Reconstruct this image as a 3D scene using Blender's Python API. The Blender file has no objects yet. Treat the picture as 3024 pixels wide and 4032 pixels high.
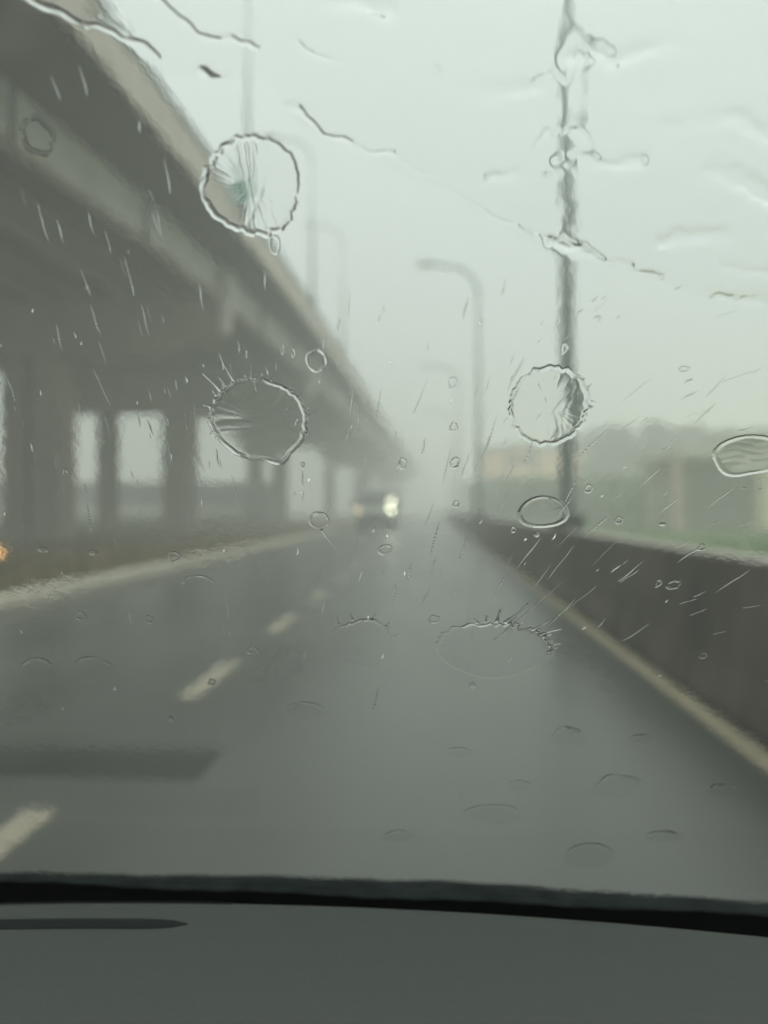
import bpy, bmesh, math, random
import numpy as np
from mathutils import Matrix, Vector
R = math.radians
random.seed(3)
sc = bpy.context.scene
C = sc.collection

# ---------------------------------------------------------------- camera
CAMZ = 1.3
cam_d = bpy.data.cameras.new("camera")
cam = bpy.data.objects.new("camera", cam_d); C.objects.link(cam)
cam.location = (0, 0, CAMZ)
cam.rotation_euler = (R(89.8), 0, R(3.46))
cam_d.sensor_fit = 'HORIZONTAL'; cam_d.sensor_width = 36; cam_d.lens = 36.05
cam_d.clip_start = 0.01; cam_d.clip_end = 3000
cam_d.dof.use_dof = True
cam_d.dof.focus_distance = 0.405
cam_d.dof.aperture_fstop = 36.05 / 7.2
sc.camera = cam

# ---------------------------------------------------------------- sky and light
w = bpy.data.worlds.new("World"); sc.world = w; w.use_nodes = True
nt = w.node_tree; nt.nodes.clear()
sky = nt.nodes.new('ShaderNodeTexSky'); sky.sky_type = 'NISHITA'; sky.sun_disc = False
sky.sun_elevation = R(58); sky.sun_rotation = R(120); sky.dust_density = 6
b1 = nt.nodes.new('ShaderNodeBackground'); b1.inputs['Strength'].default_value = 0.05
nt.links.new(sky.outputs[0], b1.inputs['Color'])
b2 = nt.nodes.new('ShaderNodeBackground')
tcw = nt.nodes.new('ShaderNodeTexCoord'); sxz = nt.nodes.new('ShaderNodeSeparateXYZ'); mrw = nt.nodes.new('ShaderNodeMapRange')
nt.links.new(tcw.outputs['Generated'], sxz.inputs[0]); nt.links.new(sxz.outputs['Z'], mrw.inputs[0])
mrw.inputs[1].default_value = 0; mrw.inputs[2].default_value = 1; mrw.inputs[3].default_value = .47; mrw.inputs[4].default_value = .98
b2.inputs['Color'].default_value = (0.84, 0.90, 0.805, 1)
nt.links.new(mrw.outputs[0], b2.inputs['Strength'])
ad = nt.nodes.new('ShaderNodeAddShader'); wo = nt.nodes.new('ShaderNodeOutputWorld')
nt.links.new(b1.outputs[0], ad.inputs[0]); nt.links.new(b2.outputs[0], ad.inputs[1])
nt.links.new(ad.outputs[0], wo.inputs[0])
sd = bpy.data.lights.new("sun", 'SUN'); sd.energy = 0.5; sd.angle = R(30); sd.color = (1, 0.97, 0.9)
sun = bpy.data.objects.new("sun", sd); C.objects.link(sun)
sun.rotation_euler = (R(32), 0, R(-120 + 180))
sc.view_settings.view_transform = 'Standard'; sc.view_settings.look = 'None'
sc.view_settings.exposure = 0.37; sc.view_settings.gamma = 1.0
sc.render.engine = 'CYCLES'
cy = sc.cycles
cy.use_denoising = True
cy.max_bounces = 14; cy.transmission_bounces = 12; cy.diffuse_bounces = 3; cy.glossy_bounces = 3
cy.volume_bounces = 3; cy.transparent_max_bounces = 8
cy.sample_clamp_indirect = 4.0

# ---------------------------------------------------------------- materials
def mat(name, col, rough=0.7, noise=0.0, scale=3.0, spec=0.4, bump=0.0, bscale=20, col2=None, rough2=None, stretch=(1, 1, 1), metal=0.0):
    m = bpy.data.materials.new(name); m.use_nodes = True
    t = m.node_tree; p = t.nodes['Principled BSDF']
    p.inputs['Base Color'].default_value = (*col, 1); p.inputs['Roughness'].default_value = rough
    p.inputs['Specular IOR Level'].default_value = spec; p.inputs['Metallic'].default_value = metal
    tc = t.nodes.new('ShaderNodeTexCoord'); mp = t.nodes.new('ShaderNodeMapping')
    mp.inputs['Scale'].default_value = stretch
    t.links.new(tc.outputs['Object'], mp.inputs[0])
    if noise or col2:
        n = t.nodes.new('ShaderNodeTexNoise'); n.inputs['Scale'].default_value = scale; n.inputs['Detail'].default_value = 6
        t.links.new(mp.outputs[0], n.inputs['Vector'])
        r = t.nodes.new('ShaderNodeValToRGB'); r.color_ramp.elements[0].position = .3; r.color_ramp.elements[1].position = .7
        c2 = col2 or tuple(c * (1 + noise) for c in col)
        c1 = col if col2 else tuple(c * (1 - noise) for c in col)
        r.color_ramp.elements[0].color = (*c1, 1); r.color_ramp.elements[1].color = (*c2, 1)
        t.links.new(n.outputs['Fac'], r.inputs[0]); t.links.new(r.outputs[0], p.inputs['Base Color'])
        if rough2 is not None:
            mr = t.nodes.new('ShaderNodeMapRange'); mr.inputs[1].default_value = .3; mr.inputs[2].default_value = .7
            mr.inputs[3].default_value = rough; mr.inputs[4].default_value = rough2
            t.links.new(n.outputs['Fac'], mr.inputs[0]); t.links.new(mr.outputs[0], p.inputs['Roughness'])
    if bump:
        n2 = t.nodes.new('ShaderNodeTexNoise'); n2.inputs['Scale'].default_value = bscale; n2.inputs['Detail'].default_value = 4
        t.links.new(mp.outputs[0], n2.inputs['Vector'])
        b = t.nodes.new('ShaderNodeBump'); b.inputs['Strength'].default_value = bump
        t.links.new(n2.outputs['Fac'], b.inputs['Height']); t.links.new(b.outputs[0], p.inputs['Normal'])
    return m
def emis(name, col, s):
    m = bpy.data.materials.new(name); m.use_nodes = True
    p = m.node_tree.nodes['Principled BSDF']
    p.inputs['Base Color'].default_value = (.6, .6, .6, 1)
    p.inputs['Emission Color'].default_value = (*col, 1); p.inputs['Emission Strength'].default_value = s
    return m
def glassmat(name, col, ior, bump=0, bscale=200, dist=0.0003):
    m = bpy.data.materials.new(name); m.use_nodes = True
    t = m.node_tree; t.nodes.remove(t.nodes['Principled BSDF'])
    g = t.nodes.new('ShaderNodeBsdfGlass'); g.inputs['Color'].default_value = (*col, 1)
    g.inputs['IOR'].default_value = ior; g.inputs['Roughness'].default_value = 0
    t.links.new(g.outputs[0], t.nodes['Material Output'].inputs[0])
    if bump:
        tc = t.nodes.new('ShaderNodeTexCoord')
        n = t.nodes.new('ShaderNodeTexNoise'); n.inputs['Scale'].default_value = bscale; n.inputs['Detail'].default_value = 3
        t.links.new(tc.outputs['Object'], n.inputs['Vector'])
        n3 = t.nodes.new('ShaderNodeTexNoise'); n3.inputs['Scale'].default_value = 14; n3.inputs['Detail'].default_value = 1
        t.links.new(tc.outputs['Object'], n3.inputs['Vector'])
        mr = t.nodes.new('ShaderNodeMapRange'); mr.inputs[1].default_value = .35; mr.inputs[2].default_value = .7
        mr.inputs[3].default_value = .2; mr.inputs[4].default_value = 1.0
        t.links.new(n3.outputs['Fac'], mr.inputs[0])
        mu = t.nodes.new('ShaderNodeMath'); mu.operation = 'MULTIPLY'
        t.links.new(n.outputs['Fac'], mu.inputs[0]); t.links.new(mr.outputs[0], mu.inputs[1])
        b = t.nodes.new('ShaderNodeBump'); b.inputs['Strength'].default_value = bump; b.inputs['Distance'].default_value = dist
        t.links.new(mu.outputs[0], b.inputs['Height']); t.links.new(b.outputs[0], g.inputs['Normal'])
    return m

M = dict(
    asphalt=mat('wet_asphalt', (.082, .089, .083), .25, .2, .9, .6, .12, 60, rough2=.40, stretch=(1, .25, 1)),
    dash_refl=mat('painted_dash_reflection', (.036, .040, .038), .4, .2, 2, .5, .1, 60),
    gutter=mat('wet_concrete_gutter', (.12, .118, .105), .5, .2, 2, .4, .2, 30),
    kerb=mat('kerb_concrete', (.42, .41, .35), .7, .15, 3, .3, .2, 30),
    paint=mat('road_paint', (.30, .28, .23), .6, .25, 14, .3, .2, 60),
    paint2=mat('worn_cream_paint', (.38, .33, .24), .6, .25, 10, .3, .2, 60),
    drygrass=mat('dry_grass', (.085, .075, .04), .95, scale=1.5, col2=(.16, .135, .08), spec=.1, bump=.6, bscale=20),
    grass=mat('green_grass', (.10, .16, .06), .95, scale=1.0, col2=(.15, .22, .09), spec=.1, bump=.6, bscale=20),
    leaf=mat('foliage', (.08, .15, .07), .9, scale=.6, col2=(.13, .22, .10), spec=.1),
    leafd=mat('dark_foliage', (.07, .09, .065), .9, scale=.6, col2=(.10, .13, .09), spec=.1),
    bark=mat('bark', (.07, .055, .04), .9, .3, 4),
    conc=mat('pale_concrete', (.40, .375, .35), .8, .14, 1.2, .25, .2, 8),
    conc_shade=mat('deck_shade_concrete', (.028, .026, .023), .85, .25, .9, .2, .2, 8),  # shade under the deck put into a near-black base colour
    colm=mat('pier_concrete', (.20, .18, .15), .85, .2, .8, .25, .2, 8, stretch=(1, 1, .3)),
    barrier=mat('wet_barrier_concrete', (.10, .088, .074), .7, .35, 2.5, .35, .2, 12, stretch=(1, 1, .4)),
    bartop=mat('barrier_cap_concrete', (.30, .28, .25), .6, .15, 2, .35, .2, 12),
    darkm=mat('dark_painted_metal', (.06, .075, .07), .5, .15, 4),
    steel=mat('galvanised_steel', (.36, .41, .40), .6, .1, 3, .4),
    steel_hazed=mat('hazed_galvanised_steel', (.55, .60, .58), .6, .1, 3, .4),  # paler copy of the steel, haze fade put into its colour
    lens=mat('lamp_lens', (.6, .6, .55), .3),
    beige=mat('beige_render', (.85, .58, .36), .85, .12, .4),
    beige2=mat('grey_green_render', (.36, .38, .32), .85, .15, 1),
    pale=mat('pale_render', (.42, .40, .34), .85, .1, .4),
    pink=mat('pinkish_render', (.40, .29, .22), .85, .1, .6),
    ywall=mat('cream_pillar_paint', (.55, .50, .34), .8, .1, .6),
    darkwin=mat('window_glass_dark', (.03, .035, .04), .15, spec=.6),
    roofm=mat('roof_sheet', (.16, .15, .14), .7, .2, 2),
    dash=mat('dashboard_plastic', (.070, .080, .075), .62, .05, 400, .35, .25, 2500),
    vent=mat('vent_slot_shade', (.010, .014, .014), .6, spec=.2),
    black=mat('black_plastic', (.006, .008, .009), .6, spec=.15),
    cowl=mat('wet_cowl_plastic', (.005, .008, .009), .7, .7, 60, .04, col2=(.018, .024, .024), bump=.7, bscale=120),
    frit=mat('black_ceramic_band', (.003, .004, .005), .8, spec=.05),
    hoodp=mat('dark_car_paint', (.02, .025, .025), .3, spec=.5),
    van=mat('dark_van_paint', (.22, .25, .24), .4, .1, 2, .5),
    rubber=mat('rubber', (.02, .02, .02), .8),
    green=mat('green_sign_paint', (.01, .20, .12), .4, .05, 3),
    head=emis('headlight_glow', (1.0, .96, .70), 9.0),
    head_dim=emis('dim_amber_glow', (1.0, .72, .40), 1.6),
    amber=emis('amber_glow', (1.0, .45, .08), 1.6),
    wglass=glassmat('windshield_glass', (.965, .985, .97), 1.5, .28, 200, .00015),
    water=glassmat('water', (1, 1, 1), 1.333),
)

# ---------------------------------------------------------------- helpers
class MB:
    def __init__(s): s.v = []; s.f = []
    def box(s, x0, x1, y0, y1, z0, z1):
        b = len(s.v)
        s.v += [(x, y, z) for z in (z0, z1) for x, y in ((x0, y0), (x1, y0), (x1, y1), (x0, y1))]
        s.f += [tuple(b + i for i in q) for q in ((0, 3, 2, 1), (4, 5, 6, 7), (0, 1, 5, 4), (1, 2, 6, 5), (2, 3, 7, 6), (3, 0, 4, 7))]
        return s
    def loft(s, rings, caps=True):
        b = len(s.v); n = len(rings[0])
        for r in rings: s.v += [tuple(p) for p in r]
        for i in range(len(rings) - 1):
            for j in range(n):
                k = (j + 1) % n
                s.f.append((b + i * n + j, b + i * n + k, b + (i + 1) * n + k, b + (i + 1) * n + j))
        if caps:
            s.f.append(tuple(b + j for j in range(n))[::-1]); s.f.append(tuple(b + (len(rings) - 1) * n + j for j in range(n)))
        return s
    def tube(s, pts, rad, n=12):
        pts = [Vector(p) for p in pts]; rings = []
        rad = rad if isinstance(rad, (list, tuple)) else [rad] * len(pts)
        for i, p in enumerate(pts):
            d = (pts[min(i + 1, len(pts) - 1)] - pts[max(i - 1, 0)]).normalized()
            a = Vector((0, 1, 0)) if abs(d.y) < .9 else Vector((1, 0, 0))
            e1 = d.cross(a).normalized(); e2 = d.cross(e1)
            rings.append([p + (e1 * math.cos(t) + e2 * math.sin(t)) * rad[i] for t in [2 * math.pi * k / n for k in range(n)]])
        return s.loft(rings)
    def build(s, name, m, parent=None, smooth=False, bevel=0):
        me = bpy.data.meshes.new(name); me.from_pydata(s.v, [], s.f); me.update()
        bm = bmesh.new(); bm.from_mesh(me); bmesh.ops.recalc_face_normals(bm, faces=bm.faces)
        bm.to_mesh(me); bm.free()
        me.materials.append(m)
        if smooth:
            for p in me.polygons: p.use_smooth = True
        o = bpy.data.objects.new(name, me); C.objects.link(o)
        if bevel:
            bv = o.modifiers.new('bevel', 'BEVEL'); bv.width = bevel; bv.segments = 2; bv.limit_method = 'ANGLE'
        if parent: o.parent = parent
        return o
def tag(o, label=None, cat=None, group=None, kind=None):
    if label: o['label'] = label
    if cat: o['category'] = cat
    if group: o['group'] = group
    if kind: o['kind'] = kind
    return o
def empty(name, loc=(0, 0, 0), rz=0):
    o = bpy.data.objects.new(name, None); C.objects.link(o); o.location = loc; o.rotation_euler = (0, 0, rz)
    o.empty_display_size = .2
    return o
def copy_tree(o, parent=None):
    c = o.copy(); C.objects.link(c)
    if parent: c.parent = parent
    for ch in list(o.children): copy_tree(ch, c)
    return c
def grid_sheet(name, x0, x1, y0, y1, z, m, nx=1, ny=1):
    b = MB()
    for j in range(ny + 1):
        for i in range(nx + 1): b.v.append((x0 + (x1 - x0) * i / nx, y0 + (y1 - y0) * j / ny, z))
    for j in range(ny):
        for i in range(nx):
            a = j * (nx + 1) + i; b.f.append((a, a + 1, a + nx + 2, a + nx + 1))
    return tag(b.build(name, m), kind='structure')

# ---------------------------------------------------------------- setting
grid_sheet('ground', -640, 640, -60, 640, -.03, M['drygrass'])
grid_sheet('road', -5.6, 1.84, -30, 600, 0.0, M['asphalt'])
grid_sheet('gutter_strip', -5.6, -4.75, -30, 600, .004, M['gutter'])
grid_sheet('opposite_road', 2.28, 6.2, -30, 600, 0.0, M['asphalt'])
grid_sheet('grass_verge', 6.2, 300, -30, 600, .02, M['grass'])
kb = MB()
for i in range(220):
    y = -10 + i * 1.0
    kb.box(-5.9, -5.6, y, y + .992, -.02, .15)
tag(kb.build('kerb', M['kerb'], bevel=.015), kind='structure')
grid_sheet('edge_line', 1.66, 1.80, -5, 400, .004, M['paint2'])
dl = MB()
for y0, y1 in [(-3.6, -2.4), (-.7, .5), (2.0, 3.22)] + [(5.2 + 2.82 * k, 6.45 + 2.82 * k) for k in range(28)]:
    dl.v += [(-1.75, y0, .004), (-1.60, y0, .004), (-1.60, y1, .004), (-1.75, y1, .004)]
    n = len(dl.v); dl.f.append((n - 4, n - 3, n - 2, n - 1))
grid_sheet('dash_reflection_strip', -5.0, -1.12, 3.64, 4.06, .004, M['dash_refl'])  # dashboard reflection in the windshield, painted as a dark strip on the road
tag(dl.build('lane_dashes', M['paint']), kind='structure')

# dry grass tufts on the left verge
def tufts(name, x0, x1, y0, y1, n, m, h, label):
    b = MB(); rnd = random.Random(7)
    for _ in range(n):
        x = rnd.uniform(x0, x1); y = y0 + (y1 - y0) * rnd.random() ** 1.6; a = rnd.uniform(0, 3.14); hh = h * rnd.uniform(.5, 1.3); ww = .05
        dx, dy = math.cos(a) * ww, math.sin(a) * ww; k = len(b.v)
        b.v += [(x - dx, y - dy, 0), (x + dx, y + dy, 0), (x + rnd.uniform(-.1, .1), y + rnd.uniform(-.1, .1), hh)]
        b.f.append((k, k + 1, k + 2))
    o = b.build(name, m)
    return tag(o, label, 'grass', kind='stuff')
tufts('dry_grass', -26, -6.0, 7, 60, 12000, M['drygrass'], .22, 'brown dry grass on the verge under the viaduct')
tufts('green_grass', 6.3, 30, 14, 60, 9000, M['grass'], .22, 'short green grass beyond the median barrier')

# ---------------------------------------------------------------- viaduct
YR = [2, 10, 17, 23, 30, 40, 53, 75, 100, 124, 160, 200]
XR = [-7.6, -7.15, -6.85, -6.58, -6.35, -6.1, -5.9, -5.6, -5.1, -4.5, -3.8, -3.0]
XG = [-10.3, -9.7, -8.95, -8.25, -7.8, -7.35, -7.05, -6.6, -6.1, -5.5, -4.8, -4.0]
XL = [-26, -26, -26, -26, -26, -26, -24, -17.5, -15.5, -14.5, -13.5, -12.5]
def itp(t, y): return float(np.interp(y, YR, t))
YS = sorted(set(YR + [6, 13, 20, 26.5, 35, 46, 60, 67, 85, 92, 112, 140, 180]))
Z = lambda h: CAMZ + h
via = empty('viaduct', (-8, 20, 0))
tag(via, 'long grey concrete road viaduct on columns running along the left side', 'viaduct')
def vpart(b, name, m, bevel=0):
    o = b.build(name, m, bevel=bevel); o.parent = via; o.matrix_parent_inverse = Matrix.Translation((8, -20, 0)); return o
def sweep(fn, name, m, ys=YS):
    b = MB(); b.loft([[(x, y, z) for x, z in fn(y)] for y in ys]); return vpart(b, name, m)
sweep(lambda y: [(itp(XR, y) - .22, Z(9.5)), (itp(XR, y), Z(9.42)), (itp(XR, y), Z(10.42)), (itp(XR, y) - .22, Z(10.42))], 'parapet', M['conc'])
sweep(lambda y: [(itp(XR, y) - .15, Z(10.422)), (itp(XR, y) - .03, Z(10.422)), (itp(XR, y) - .03, Z(10.80)), (itp(XR, y) - .15, Z(10.80))], 'railing', M['darkm'])
sweep(lambda y: [(itp(XL, y), Z(9.28)), (itp(XR, y) - .225, Z(9.42)), (itp(XR, y) - .225, Z(9.6)), (itp(XL, y), Z(9.6))], 'deck_slab', M['conc_shade'])
sweep(lambda y: [(itp(XL, y), Z(9.62)), (itp(XL, y) + .22, Z(9.62)), (itp(XL, y) + .22, Z(10.42)), (itp(XL, y), Z(10.42))], 'parapet', M['conc'])
def girder_prof(cx):
    def f(y):
        x = cx(y)
        return [(x - .45, Z(8.0)), (x, Z(8.0)), (x, Z(8.22)), (x - .1, Z(8.34)), (x - .1, Z(9.26)), (x - .35, Z(9.26)), (x - .35, Z(8.34)), (x - .45, Z(8.22))]
    return f
sweep(girder_prof(lambda y: itp(XG, y)), 'girder', M['conc'])
for k in range(1, 6):
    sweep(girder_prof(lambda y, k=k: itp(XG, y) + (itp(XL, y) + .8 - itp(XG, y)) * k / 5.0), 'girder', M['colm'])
# bents: y, right edges of the columns
def cap(y, xr, xl):
    b = MB(); d = .75
    prof = [(xl, 7.995), (xl, 6.9), (xl + 1.6, 5.9), (xr - 3.2, 5.9), (xr, 6.9), (xr, 7.995)]
    b.loft([[(x, y - d, Z(z)) for x, z in prof], [(x, y + d, Z(z)) for x, z in prof]])
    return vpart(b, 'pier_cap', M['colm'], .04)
def column(xr, y, wd=1.3, dp=1.5):
    if isinstance(xr, tuple): xr, wd = xr
    b = MB(); b.box(xr - wd, xr, y - dp / 2, y + dp / 2, -.3, Z(5.895))
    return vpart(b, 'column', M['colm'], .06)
for y, xr, xl, cols in [(29.5, -7.95, -25.5, [(-14.25, 1.1), (-15.65, .9), -20.8]), (46, -7.4, -25, [(-14.3, 1.8), (-19.3, .8)]), (72, -7.0, -17.2, [-13.55, -15.9]),
                        (105, -5.3, -15, [-13.2, -8.2]), (135, -4.6, -13.8, [-12.2, -7]), (170, -4, -12.8, [-11, -6.2])]:
    cap(y, xr, xl)
    for c in cols: column(c, y)

for y in (28.6, 45.2, 71.3):
    b = MB(); x = itp(XG, y)
    b.loft([[(x + .002, y - .3, Z(z0)), (x + e, y - .3, Z(z0)), (x + e, y + .3, Z(z0)), (x + .002, y + .3, Z(z0))] for z0, e in ((6.6, .30), (8.1, .48), (8.9, .48))])
    vpart(b, 'bracket', M['conc'], .02)  # added pale block standing for the lit end face of the pier cap
# drain pipes under the deck edge and joints of the parapet
for y in (16, 22, 34, 40, 52, 62):
    b = MB(); x = itp(XG, y) + .12; b.tube([(x, y, Z(9.2)), (x, y, Z(7.9))], .07, 10); vpart(b, 'drain_pipe', M['darkm'])

# ---------------------------------------------------------------- lamp posts
def lamp_post(top, z0, reach, r0, arm_dir, base=True):
    t = empty('street_lamp')
    b = MB(); b.tube([(0, 0, z0 + .25), (0, 0, top * .5), (0, 0, top - 1.3)], [r0, r0 * .85, r0 * .7], 16)
    b.build('pole', M['steel'], t, True)
    p = [(0, 0, top - 1.3)] + [(arm_dir * (1.3 - 1.3 * math.cos(a)), 0, top - 1.3 + 1.3 * math.sin(a)) for a in [R(15 * k) for k in range(1, 6)]] + [(arm_dir * 1.3, 0, top), (arm_dir * reach, 0, top + .12)]
    b = MB(); b.tube(p, [r0 * .7] + [r0 * .65] * 5 + [r0 * .6, r0 * .45], 12); b.build('arm', M['steel'], t, True)
    x = arm_dir * reach
    b = MB(); b.loft([[(x + arm_dir * s, wy, top + .12 + hz) for wy, hz in ((-wd, -.05), (wd, -.05), (wd * .6, .08), (-wd * .6, .08))] for s, wd in ((-.1, .08), (.1, .17), (.6, .17), (.8, .07))])
    h = b.build('lamp_head', M['steel'], t, True)
    b = MB(); b.box(min(x + arm_dir * .12, x + arm_dir * .6), max(x + arm_dir * .12, x + arm_dir * .6), -.12, .12, top + .04, top + .068); b.build('lamp_lens', M['lens'], h)
    b = MB(); b.box(-r0 * 2, r0 * 2, -r0 * 2, r0 * 2, z0, z0 + .25); b.build('base', M['darkm'], t, bevel=.02)
    return t
m0 = lamp_post(12.0, 0.985, 1.9, .118, -1)
names = ['nearest tall grey lamp post on the median barrier, its top out of frame', 'second lamp post along the median barrier with its bent arm over the road',
         'third lamp post along the median barrier, faint in the rain haze', 'farthest lamp post of the median barrier, almost lost in the haze']
for i, (y, l) in enumerate(zip([12.0, 34.0, 58.0, 84.0], names)):
    o = m0 if i == 0 else copy_tree(m0)
    o.location = (2.1, y, 0)
    tag(o, l, 'lamp post', 'lamp posts on the median barrier')
STEEL = M['steel']; M['steel'] = M['steel_hazed']; v0 = lamp_post(8.6, 0, 1.9, .10, -1); M['steel'] = STEEL
vn = ['nearest lamp post on the viaduct, top out of frame above the large round splat', 'second lamp post on the viaduct parapet, pale and grey against the sky', 'farthest lamp post on the viaduct parapet, very faint in the haze']
for i, (y, l) in enumerate(zip([27.2, 40.0, 52.5], vn)):
    o = v0 if i == 0 else copy_tree(v0)
    o.location = (itp(XR, y) - .09, y, Z(10.80))
    tag(o, l, 'lamp post', 'lamp posts on the viaduct')
# green sign hanging on the first viaduct lamp
sg = empty('road_sign', (itp(XR, 27.2) - .09, 26.98, Z(11.35)))
tag(sg, 'small round green sign fixed low on the nearest viaduct lamp post', 'sign')
b = MB(); b.tube([(0, -.04, 0), (0, 0, 0)], .26, 24); b.build('sign_plate', M['green'], sg)
b = MB(); b.box(-.03, .03, .001, .11, -.15, .15); b.build('bracket', M['darkm'], sg)

# ---------------------------------------------------------------- median barrier
prof = [(1.84, -.02), (1.84, .08), (1.90, .30), (1.97, .97), (2.25, .97), (2.32, .30), (2.38, .08), (2.38, -.02)]
bar = empty('median_barrier', (2.1, 0, 0))
tag(bar, 'dark wet concrete median barrier with a paler top along the right lane line', 'barrier')
b = MB()
for k in range(60):
    y = -6 + 6 * k
    b.loft([[(x - 2.1, yy, z) for x, z in prof] for yy in (y + .008, y + 5.992)])
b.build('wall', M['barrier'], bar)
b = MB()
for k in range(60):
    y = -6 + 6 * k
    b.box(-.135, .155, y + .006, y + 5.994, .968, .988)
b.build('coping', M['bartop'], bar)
for y in (4.15, 12, 20, 28, 36):
    b = MB(); b.box(-.155, -.14, y - .05, y + .05, .66, .80); b.build('reflector', M['lens'], bar)

# ---------------------------------------------------------------- amber marker post at left
am = empty('marker_post', (-8.72, 15, 0)); tag(am, 'short roadside post with an amber lamp at the left edge of the picture', 'marker post')
b = MB(); b.tube([(0, 0, -.05), (0, 0, .34)], .04); b.build('post', M['darkm'], am, True)
b = MB(); b.tube([(0, -.06, .43), (0, .04, .43)], .085, 16); b.build('lamp', M['amber'], am, True)

# ---------------------------------------------------------------- oncoming van
vn_ = empty('van', (-3.35, 46, 0)); tag(vn_, 'dark box-shaped van with lit headlights far ahead in the left lane', 'van')
b = MB()
sidep = [(0, .45), (0, 1.15), (.55, 1.45), (1.2, 2.3), (1.5, 2.55), (6, 2.6), (6.1, .45)]
b.loft([[(x, y, z) for y, z in sidep] for x in (-1.12, 1.12)]); b.build('body', M['van'], vn_, bevel=.07)
b = MB(); b.v += [(-.95, .60, 1.50), (.95, .60, 1.50), (.85, 1.165, 2.24), (-.85, 1.165, 2.24)]; b.v += [(x, y - .03, z + .02) for x, y, z in b.v[:4]]
b.f += [(0, 1, 2, 3), (4, 7, 6, 5), (0, 4, 5, 1), (1, 5, 6, 2), (2, 6, 7, 3), (3, 7, 4, 0)]; b.build('windshield', M['darkwin'], vn_)
b = MB(); b.box(-1.14, 1.14, -.12, .05, .4, .72); b.build('bumper', M['black'], vn_, bevel=.03)
b = MB()
for k in range(5): b.box(-.55, .55, -.03, .0, .80 + k * .07, .83 + k * .07)
b.build('grille', M['black'], vn_)
for sx, mm, z in ((-1, M['head_dim'], 1.02 + .25), (1, M['head'], 1.27), (1, M['head'], 1.76)):
    b = MB(); b.tube([(sx * 1.0, -.10, z), (sx * 1.0, (.1 if z < 1.5 else .7), z)], .13, 18); o = b.build('headlight', mm, vn_, True)
for sx in (-1, 1):
    for wy in (1.0, 4.9):
        b = MB(); b.tube([(sx * .86, wy, .36), (sx * 1.10, wy, .36)], .36, 24); wl = b.build('wheel', M['rubber'], vn_)
        b = MB(); b.tube([(sx * 1.08, wy, .36), (sx * 1.115, wy, .36)], .2, 18); b.build('rim', M['steel'], wl)
    b = MB(); b.box(sx * 1.12, sx * 1.42, .75, .85, 1.5, 1.85); b.build('mirror', M['black'], vn_, bevel=.03)

# ---------------------------------------------------------------- far left: walls seen through the viaduct
rw = empty('retaining_wall', (-38, 84, 0)); tag(rw, 'dark retaining wall seen between the viaduct columns', 'wall')
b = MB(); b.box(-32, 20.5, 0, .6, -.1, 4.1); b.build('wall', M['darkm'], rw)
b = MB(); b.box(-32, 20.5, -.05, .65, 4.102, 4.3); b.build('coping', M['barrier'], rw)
gb = empty('roadside_barrier', (-34, 76, 0)); tag(gb, 'pale low concrete barrier seen between the viaduct columns', 'barrier')
b = MB()
for k in range(12): b.box(-28 + k * 3.6, -28 + k * 3.6 + 3.57, 0, .35, -.05, 1.75)
b.build('wall', M['pale'], gb)
hd = MB(); rnd = random.Random(2)
def leafs(b, cx, cy, cz, rx, ry, rz, n, s, rnd):
    for _ in range(n):
        while True:
            p = [rnd.uniform(-1, 1) for _ in range(3)]
            if .25 < sum(q * q for q in p) < 1: break
        x, y, z = cx + p[0] * rx, cy + p[1] * ry, cz + p[2] * rz
        a = Vector([rnd.gauss(0, 1) for _ in range(3)]).normalized(); c = a.orthogonal().normalized(); d = a.cross(c)
        ss = s * rnd.uniform(.5, 1.3); k = len(b.v)
        b.v += [(x + (c.x * i + d.x * j) * ss, y + (c.y * i + d.y * j) * ss, z + (c.z * i + d.z * j) * ss) for i, j in ((-1, -.6), (.2, -1), (1, .5), (-.3, 1))]
        b.f.append((k, k + 1, k + 2, k + 3))
for k in range(30): leafs(hd, -52 + k * 1.3, 68 + rnd.uniform(-.5, .5), .25, 1.1, .8, .55 * rnd.uniform(.7, 1.2), 110, .14, rnd)
tag(hd.build('hedge', M['leafd']), 'low dark hedge on the verge behind the viaduct columns', 'hedge', kind='stuff')

# ---------------------------------------------------------------- right side: planted bank, buildings, trees
bk = MB(); rnd = random.Random(9)
L = [(6.8, 92), (11, 72), (17, 60), (24, 56.5), (44, 56), (62, 55)]
def bank_pt(t):
    i = min(int(t), len(L) - 2); f = t - i
    return L[i][0] * (1 - f) + L[i + 1][0] * f, L[i][1] * (1 - f) + L[i + 1][1] * f
nb = 60
rings = []
for k in range(nb + 1):
    x, y = bank_pt(k / nb * (len(L) - 1)); h = (y * 62 / 1661 + 1.3) * (1 + rnd.uniform(-.06, .06))
    rings.append([(x - 1.2, y - 5, -.1), (x, y - 1.2, h * .75), (x + 1, y, h * .9), (x + 3, y + 1.5, h * .85), (x + 4, y + 6, -.1)])
bk.loft(rings)
tag(bk.build('earth_bank', M['leaf'], smooth=True), kind='structure')
sh = MB()
for k in range(80):
    x, y = bank_pt(k / 80 * (len(L) - 1)); h = y * 62 / 1661 + 1.3
    for q in range(4):
        leafs(sh, x + rnd.uniform(-1.5, 1.5), y - 5 + q * 1.6, h * (.2 + .22 * q), 1.8, 1.5, h * .2, 70, .32, rnd)
tag(sh.build('bushes', M['leaf']), 'dense grey-green bushes covering the bank beyond the median', 'bushes', kind='stuff')

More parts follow.
